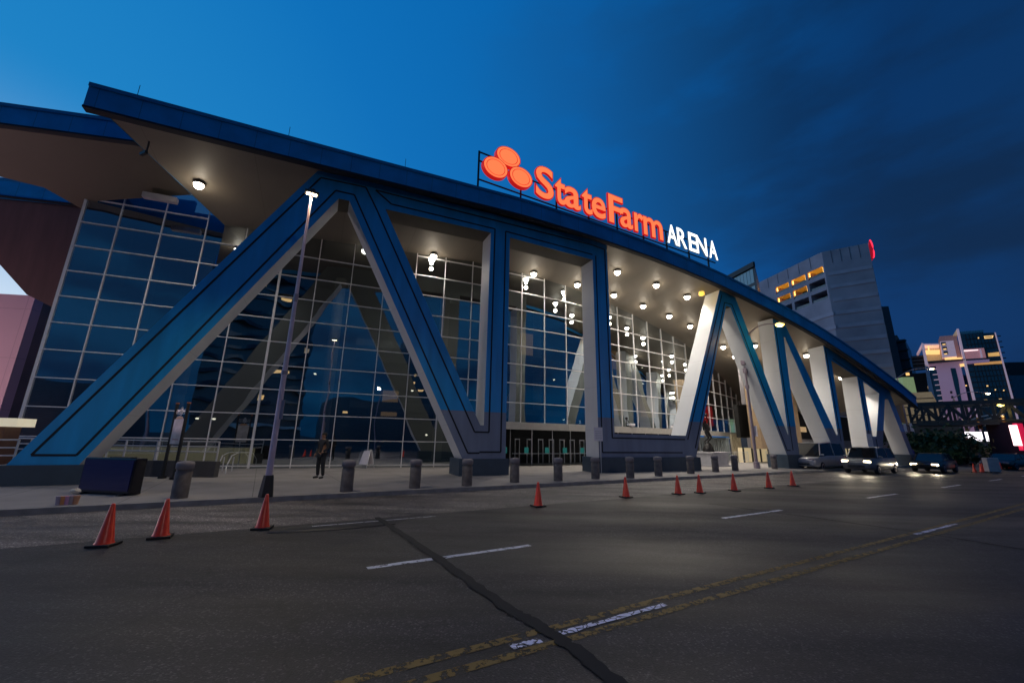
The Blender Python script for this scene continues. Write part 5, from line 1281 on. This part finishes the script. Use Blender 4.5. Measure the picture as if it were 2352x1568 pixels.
# billboard and neon
t, fr, u0, u1, zt = tower('billboard', 'blown-out white lit billboard at street level below the hotel', 2206, 2292, 991, 100, -2500, mat('billboard_case', (.1, .1, .1), .5), .6)
z0 = ztarget(2250, 1012, 100); 
m = MB(); fr.box(m, u0, u1, z0, zt, -.12, -.02); part(t, m, 'lit_screen', mat('billboard_light', (1, 1, 1), .5, var=.04, emit=(1, .93, .98), es=2.2))
m = MB(); fr.box(m, u0, u0+(u1-u0)*.2, z0-1.2, z0, -.12, -.02); part(t, m, 'lit_screen', mat('billboard_pink', (1, .8, .9), .5, emit=(1, .55, .75), es=1.4))
t = thing('glowing_sign', 'tall glowing white and red vertical panel at the right edge', 'sign', atdist(2330, 1000, 70))
frn = frame_vp(2322, 1000, 70, -3000); frn.D = -frn.D; (a, z1), (b, _) = frn.uv(2321, 976), frn.uv(2336, 976); z0 = frn.uv(2343, 1023)[1]
a, b = min(a, b), max(a, b)
m = MB(); frn.box(m, a, b, z0, z1, 0, .25); part(t, m, 'white_face', mat('neon_white', (1, .9, .9), .5, emit=(1, .62, .60), es=3))
m = MB(); frn.box(m, b+.01, b+.55, z0-.5, z1+.2, .05, .5); part(t, m, 'red_side', mat('neon_red', (1, .1, .2), .5, emit=(1, .01, .06), es=.5))
m = MB(); frn.box(m, b+.92, b+9, .1, z1+.4, .6, 5); part(t, m, 'shop_front', mat('red_wall', (.05, .015, .025), .7))

# elevated steel truss bridge
BR = frame_vp(2110, 975, 74, 420)
t = thing('truss_bridge', 'dark steel truss bridge crossing over the street before the hotel', 'bridge', BR.w(0, 5))
zk = lambda X, Y: (2082.4+.1367*X, 888+.1367*Y)
def bz(X, Y): return BR.uv(*zk(X, Y))
uA, uB = bz(60, 500)[0], bz(2600, 400)[0]; zt0 = bz(1000, 230)[1]; zt1 = bz(1000, 300)[1]; zb1 = bz(1000, 555)[1]; zb0 = bz(1000, 640)[1]
uA, uB = min(uA, uB), max(uA, uB); print('bridge', uA, uB, zt0, zt1, zb1, zb0)
for d in (0, 5):
    m = MB(); BR.box(m, uA, uB, zt1, zt0, d, d+.45); part(t, m, 'top_chord', 'dark')
    m = MB(); BR.box(m, uA, uB, zb0, zb0+.28, d, d+.4); BR.box(m, uA, uB, zb1-.2, zb1, d+.02, d+.3); part(t, m, 'bottom_chord', mat('chord_grey', (.045, .045, .04), .5))
    n = 10; pitch = (uB-uA)/n
    for k in range(n+1):
        m = MB(); BR.box(m, uA+pitch*k-.13, uA+pitch*k+.13, zb0+.3, zt1, d+.05, d+.35); part(t, m, 'truss_post', 'dark')
    for k in range(n):
        a, b = uA+pitch*k, uA+pitch*(k+1); 
        m = MB(); q = [(a, zt1), (b, zb1)] if k % 2 else [(a, zb1), (b, zt1)]
        m.beam(BR.w(*q[0], d+.2), BR.w(*q[1], d+.2), .26, .22, up=BR.nb); part(t, m, 'truss_diagonal', 'dark')
m = MB(); BR.box(m, uA, uB, zb0+.05, zb0+.2, .4, 5); part(t, m, 'deck', 'dark')
light('bridge_glow', 'POINT', BR.w(bz(1750, 560)[0], (zt0+zb0)/2, -1.0), 22, (1, .75, .15), .3)

# buildings across the street, behind the camera: seen in the glass
def slab_tower(x, y, w_, d_, H, name, label, rot=0, wavy=True, lit=.12):
    t = thing(name, label, 'building', (x, y, 0), rz=R(rot)); m = MB(); m.box((0, 0, H/2), (w_, d_, H)); lpart(t, m, 'walls', mat('facade_blue', (.03, .06, .08), .25))
    rnd = random.Random(int(H)); n = int(H/3.3)
    for k in range(1, n):
        if wavy:
            m = MB(); pts = []
            for i in range(25):
                X = -w_/2+w_*i/24; o_ = 1.3+.9*math.sin(i*.55+k*.45); pts.append((X, d_/2+o_))
            low = [(-w_/2, d_/2)]+pts+[(w_/2, d_/2)]
            m.prism(low, lambda a, b, dd: Vector((a, b, k*3.3+dd)), 0, .9); lpart(t, m, 'balcony', mat('balcony_pale', (.30, .40, .42), .5) if k == 1 else 'balcony_m')
            if k == 1: M['balcony_m'] = t.children[-1].data.materials[0]
        for i in range(int(w_/3)):
            if rnd.random() < lit:
                m = MB(); m.box((-w_/2+1.5+i*3, d_/2+.06, k*3.3+2.0), (1.2, .1, .9)); lpart(t, m, 'lit_window', 'warm' if rnd.random() < .6 else 'warmdim')
    return t
slab_tower(2, -80, 24, 20, 62, 'apartment_tower', 'tall tower with wavy pale balconies, seen reflected in the glass wall', 4)
slab_tower(-40, -70, 40, 16, 11, 'low_block', 'low dark block reflected in the left glass', -5, False, .05)
slab_tower(45, -75, 46, 16, 13, 'low_block', 'low dark block reflected in the middle glass', 8, False, .05)
slab_tower(75, -110, 20, 16, 45, 'office_tower', 'narrow office tower reflected in the glass beside the long pier', 15, False, .3)
slab_tower(-75, -40, 30, 16, 14, 'low_block', 'low block reflected at the far left of the glass', -50, False, .04)

# pink annex at the far left
C0 = atdist(82, 679, 40); zt = C0.z
d1 = Vector((-1, -.13, 0)).normalized(); h_ = ray(960, hy(960)); d2 = Vector((h_.x, h_.y, 0)).normalized()
t = thing('annex_building', 'pink box-shaped annex with a brown side wall at the far left', 'building', (C0.x, C0.y, 0))
z3_ = Vector((0, 0, 1)); C = Vector((C0.x, C0.y, 0))
fa = Frame((C.x, C.y), (d1.x, d1.y))
m = MB(); fa.box(m, 0, 40, 0, zt, 0, .6); part(t, m, 'front_wall', paneljoint(mat('annex_pink', (.62, .40, .46), .7, var=.05, scale=.3), sx=4.5, sz=3.2, col=.8, wid=.04))
fb = Frame((C.x, C.y), (d2.x, d2.y))
m = MB(); fb.box(m, .61, 30, 0, zt, .01 if fb.nb.x < 0 else -.6, .6 if fb.nb.x < 0 else -.01); part(t, m, 'side_wall', mat('annex_brown', (.22, .11, .09), .7, var=.2, scale=.5))
m = MB(); m.face([C+z3_*zt, C+d1*40+z3_*zt, C+d1*40+d2*30+z3_*zt, C+d2*30+z3_*zt]); part(t, m, 'roof', 'roof')
light('annex_floodlight', 'POINT', tuple(C+d1*5-Vector((-.13, .99, 0))*9+Vector((0, 0, 3.5))), 1500, (1, .66, .66), .4)

# ------------------------------------------------------------------ trees
leafm = mat('leaf_dark', (.035, .065, .02), .6, var=.5, scale=1.2)
barkm = mat('bark', (.05, .035, .025), .9)
def tree(P, Hh, Wd, label, n=2600, trunk=.3, leaf=.28, group='trees by the bridge'):
    P = Vector(P); t = thing('broadleaf_tree', label, 'tree', P, group); rnd = random.Random(int(P.x*7+P.y)); P = Vector(P)
    m = MB(); m.lathe([(.26, 0), (.2, Hh*trunk), (.12, Hh*.6), (.03, Hh*.8)], P, 10); tips = []
    for k in range(9):
        a = rnd.random()*6.28; z = Hh*(trunk+.35*rnd.random()); r_ = Wd*.5*(.45+.5*rnd.random())
        e = P+Vector((math.cos(a)*r_, math.sin(a)*r_, z+Hh*.18)); m.tube([P+Vector((0, 0, z-.3)), (P+Vector((0, 0, z))).lerp(e, .5)+Vector((0, 0, .25)), e], [.11, .07, .02], 6)
    part(t, m, 'trunk', barkm)
    cl_ = []
    for k in range(30):
        a = rnd.random()*6.28; r_ = Wd*.5*math.sqrt(rnd.random())*.88; z = Hh*(trunk+.12+(1-trunk-.16)*rnd.random()*(1-(r_/(Wd*.5))**2*.55)); cl_.append((Vector((math.cos(a)*r_, math.sin(a)*r_, z)), Wd*(.09+.09*rnd.random())))
    m = MB()
    for i in range(n):
        c, r_ = cl_[rnd.randrange(len(cl_))]; d = Vector((rnd.gauss(0, 1), rnd.gauss(0, 1), rnd.gauss(0, .8)))*.55*r_; q = P+c+d
        u_ = Vector((rnd.gauss(0, 1), rnd.gauss(0, 1), rnd.gauss(0, 1))).normalized(); v_ = u_.cross(Vector((rnd.gauss(0, 1), rnd.gauss(0, 1), rnd.gauss(0, 1)))).normalized(); s_ = leaf*(.6+.8*rnd.random())
        m.face([q-u_*s_, q+v_*s_*.5, q+u_*s_, q-v_*s_*.5])
    part(t, m, 'crown', leafm)
for (x, top_, dist, w_, lab) in ((2120, 996, 70, 6.5, 'low dark broad tree behind the far lamp pole'), (2152, 990, 72, 7.0, 'largest dark tree under the steel bridge'), (2190, 1006, 74, 3.6, 'right end tree of the dark clump, before the billboard'), (2306, 1010, 100, 4, 'dark tree left of the glowing vertical panel'), (2186, 1024, 66, 2.5, 'low shrub-like tree by the slim street lamp')):
    b = atdist(x, top_, dist); tree((b.x, b.y, .1), b.z, w_, lab, 2400, .12 if dist < 75 else .3, .26)

# far traffic and lamps
# ------------------------------------------------------------------ vehicles
def vehicle(loc, rz, label, paint, kind='sedan', lights=True, group=None):
    L, Wd, Hh = {'sedan': (4.7, 1.82, 1.45), 'suv': (4.8, 1.95, 1.85), 'van': (5.4, 2.0, 2.15)}[kind]
    t = thing('car' if kind != 'van' else 'van', label, 'car' if kind != 'van' else 'van', loc, group, rz)
    hw_ = Wd/2; x0, x1 = -L/2, L/2; belt = {'sedan': .92, 'suv': 1.12, 'van': 1.15}[kind]; hood = {'sedan': .80, 'suv': 1.05, 'van': 1.05}[kind]
    # body: lofted sections along the length
    st_ = [(x0, .55, .35, belt-.10, .86), (x0+.12, .30, .34, belt-.02, .95), (x0+.7, .26, .3, belt, 1.0), (-.4, .26, .3, belt, 1.0), (.7, .26, .3, belt-.01, 1.0), (x1-1.15, .26, .3, hood+.04, .99), (x1-.5, .28, .32, hood-.04, .95), (x1-.1, .34, .36, hood-.14, .86), (x1, .45, .4, hood-.26, .76)]
    v = []; ns = 8
    for x, zb_, zs_, zt_, kw in st_:
        w_ = hw_*kw
        v += [(x, -w_*.9, zb_), (x, -w_, zb_+.12), (x, -w_, (zb_+zt_)/2+.05), (x, -w_*.93, zt_), (x, w_*.93, zt_), (x, w_, (zb_+zt_)/2+.05), (x, w_, zb_+.12), (x, w_*.9, zb_)]
    f = [(i*ns+k, i*ns+(k+1) % ns, (i+1)*ns+(k+1) % ns, (i+1)*ns+k) for i in range(len(st_)-1) for k in range(ns)]+[tuple(range(ns))[::-1], tuple(range((len(st_)-1)*ns, len(st_)*ns))]
    m = MB(); m.idx(v, f, 0, True); body = lpart(t, m, 'body', paint, .05)
    cab = {'sedan': [(x0+.45, belt-.02), (x0+1.15, Hh-.06), (x0+2.4, Hh), (x0+2.9, Hh-.03), (x1-1.25, hood+.02)], 'suv': [(x0+.10, belt-.02), (x0+.35, Hh-.08), (x0+2.0, Hh), (x0+3.0, Hh-.05), (x1-1.15, hood+.02)], 'van': [(x0+.04, belt-.02), (x0+.15, Hh-.06), (x0+2.4, Hh), (x0+4.0, Hh-.1), (x1-.75, hood+.02)]}[kind]
    m = MB(); k = [(x, z, hw_*.92*(1-.20*(z-belt)/(Hh-belt) if z > belt else 1)) for x, z in cab]
    A_s = [(x, -w_, z) for x, z, w_ in k]; B_s = [(x, w_, z) for x, z, w_ in k]
    base_ = [(cab[0][0], -hw_*.92, belt-.02), (cab[-1][0], -hw_*.92, belt-.04)]
    m.idx(A_s+B_s, [tuple(range(5)), tuple(range(9, 4, -1))]+[(i, i+1, i+6, i+5) for i in range(4)], 0); gh = lpart(t, m, 'windows', mat('car_glass', (.01, .012, .015), .05, spec=.8) if 'cg' not in M else 'cg', .03); M['cg'] = gh.data.materials[0]
    m = MB(); r_ = k[1:4]
    m.idx([(x, -w_-.01, z+.015) for x, z, w_ in r_]+[(x, w_+.01, z+.015) for x, z, w_ in r_]+[(x, -w_-.01, z-.04) for x, z, w_ in r_]+[(x, w_+.01, z-.04) for x, z, w_ in r_], [(0, 1, 4, 3), (1, 2, 5, 4), (0, 6, 7, 1), (1, 7, 8, 2), (3, 4, 10, 9), (4, 5, 11, 10), (0, 3, 9, 6), (2, 8, 11, 5)]); 
    for sy in (-1, 1):
        for xx in (k[1][0]+.1, (k[1][0]+k[3][0])/2, k[3][0]):
            zt_ = Hh-.06; xb = xx+(.55 if xx == k[3][0] else -.25 if xx < k[2][0]-.8 else 0); m.beam((xb, sy*hw_*.925, belt-.03), (xx, sy*hw_*.76, zt_), .07, .05)
    lpart(t, m, 'roof_and_pillars', paint)
    for sx in (-1, 1):
        for sy in (-1, 1):
            cx = x0+.85 if sx < 0 else x1-.95; cy = sy*(hw_-.10); ax = (Vector((1, 0, 0)), Vector((0, 0, 1)), Vector((0, sy, 0)))
            m = MB(); m.lathe([(.20, -.10), (.31, -.11), (.335, -.06), (.335, .08), (.31, .12), (.21, .11)], (cx, cy, .335), 22, ax=ax); wh = lpart(t, m, 'wheel', 'groove'); m = MB(); m.lathe([(.21, .0), (.21, .115), (.19, .12), (.06, .09), (.0, .10)], (cx, cy, .335), 14, ax=ax); lpart(wh, m, 'rim', 'steel')
    for sy in (-1, 1):
        m = MB(); m.box((x1-.10, sy*hw_*.66, hood-.20), (.16, .38, .14)); lpart(t, m, 'headlight', 'car_lamp' if lights else 'steel', .03)
        m = MB(); m.box((x0+.06, sy*hw_*.74, belt-.18), (.12, .28, .18)); lpart(t, m, 'tail_light', 'car_red', .03)
        m = MB(); m.box((cab[-1][0]-.15, sy*(hw_+.08), belt+.05), (.12, .2, .14)); lpart(t, m, 'mirror', paint, .03)
        for xx in (-.15, .9):
            m = MB(); m.box((xx-.5, sy*(hw_+.004), belt-.14), (.16, .02, .03)); lpart(t, m, 'door_handle', 'steel')
    m = MB(); m.box((x1-.03, 0, .52), (.06, Wd*.5, .16)); lpart(t, m, 'grille', 'groove')
    if lights:
        for sy in (-1, 1):
            l = light('headlight_beam', 'SPOT', (x1+.05, sy*hw_*.66, hood-.2), 90, (1, .86, .62), .07, parent=t, spot_size=R(75), spot_blend=.8); l.rotation_euler = (0, R(-90+7), 0); l.rotation_euler = Vector((1, 0, -.04)).to_track_quat('-Z', 'Z').to_euler()
    return t
M['car_lamp'] = emis('headlight_lens', (1, .80, .48), 18); M['car_red'] = mat('tail_lens', (.3, .01, .01), .3, emit=(1, .02, .02), es=.5)
def carpaint(n, c): 
    m_ = mat(n, c, .28, metal=.2, var=.04, obj=True); m_.node_tree.nodes['Principled BSDF'].inputs['Coat Weight'].default_value = .6; return m_
p = ground(2190, 1086); p.z = .01
vehicle(p+RN*1.0-RD*.0, RANG+math.pi, 'dark sedan with blazing yellow headlights on the road right of the cones', carpaint('paint_dark', (.02, .022, .025)), 'sedan', group='cars facing the camera on the far side of the road')
p = ground(2050, 1089); p.z = .01
vehicle(p+RN*1.2, RANG+math.pi, 'grey sport utility car with headlights on, left of the dark sedan', carpaint('paint_grey', (.09, .10, .13)), 'suv', group='cars facing the camera on the far side of the road')
p = ground(1938, 1082, 0); p.z = .01
vehicle(p+RN*1.6, RANG+math.pi, 'pale silver van standing at the kerb before the small right-hand frames', carpaint('paint_silver', (.30, .31, .36)), 'van', lights=False, group='cars facing the camera on the far side of the road')
p = atdist(2318, 1062, 62); p.z = .01
vehicle(p, RANG+math.pi*.94, 'black car with glossy roof behind the last far cones', carpaint('paint_black', (.012, .012, .02)), 'sedan', lights=False)
p = atdist(2349, 1056, 78); p.z = .01
vehicle(p, RANG+math.pi, 'car with white headlights cut by the right edge of the photo', carpaint('paint_white', (.5, .5, .5)), 'sedan')
for k, x in enumerate((2294, 2331)):
    p = atdist(x, 1036, 110); p.z = .01
    vehicle(p, RANG+math.pi, ['distant car with two yellow headlights left of the glowing panel', 'distant car with two yellow headlights under the glowing panel'][k], carpaint('paint_far%d' % k, (.1, .1, .12)), 'suv')
for k, (x, dist) in enumerate(((2236, 90), (2252, 96), (2266, 104))):
    p = atdist(x, 1044, dist); p.z = .01
    vehicle(p, RANG-.1, ['distant car with red tail lights left of the barrier block', 'distant car with red tail lights behind the barrier block', 'farthest car with red tail lights behind the barrier block'][k], carpaint('paint_t%d' % k, (.15, .05, .06)), 'sedan', lights=False)

# barrier block and orange drum
fr = frame_vp(2278, 1060, 52, -2500); (a, z1), (b, _) = fr.uv(2265, 1051), fr.uv(2293, 1051)
t = thing('barrier_block', 'pale grey square barrier block between the far cones', 'barrier', fr.w(a, 0)); m = MB(); fr.box(m, min(a, b), max(a, b), .06, z1, 0, .5); part(t, m, 'block', mat('barrier_grey', (.40, .36, .38), .7), .03)
m = MB()
for k in (.15, .75): fr.box(m, min(a, b)+abs(b-a)*k, min(a, b)+abs(b-a)*(k+.12), 0, .059, .05, .45)
part(t, m, 'foot', 'dark')
fr = frame_vp(2180, 1060, 60, -200); (a, z1), (b, _) = fr.uv(2105, 1052), fr.uv(2262, 1052)
t = thing('street_wall', 'long dark low wall along the sidewalk behind the sedan', 'wall', fr.w(a, 0)); a, b = min(a, b), max(a, b); m = MB(); fr.box(m, a, b, .1, 1.0, 6, 6.3); part(t, m, 'wall', mat('dark_wall2', (.10, .08, .07), .7))
m = MB(); fr.box(m, a, b, 1.0, 1.1, 5.9, 6.4); part(t, m, 'coping', 'concrete')
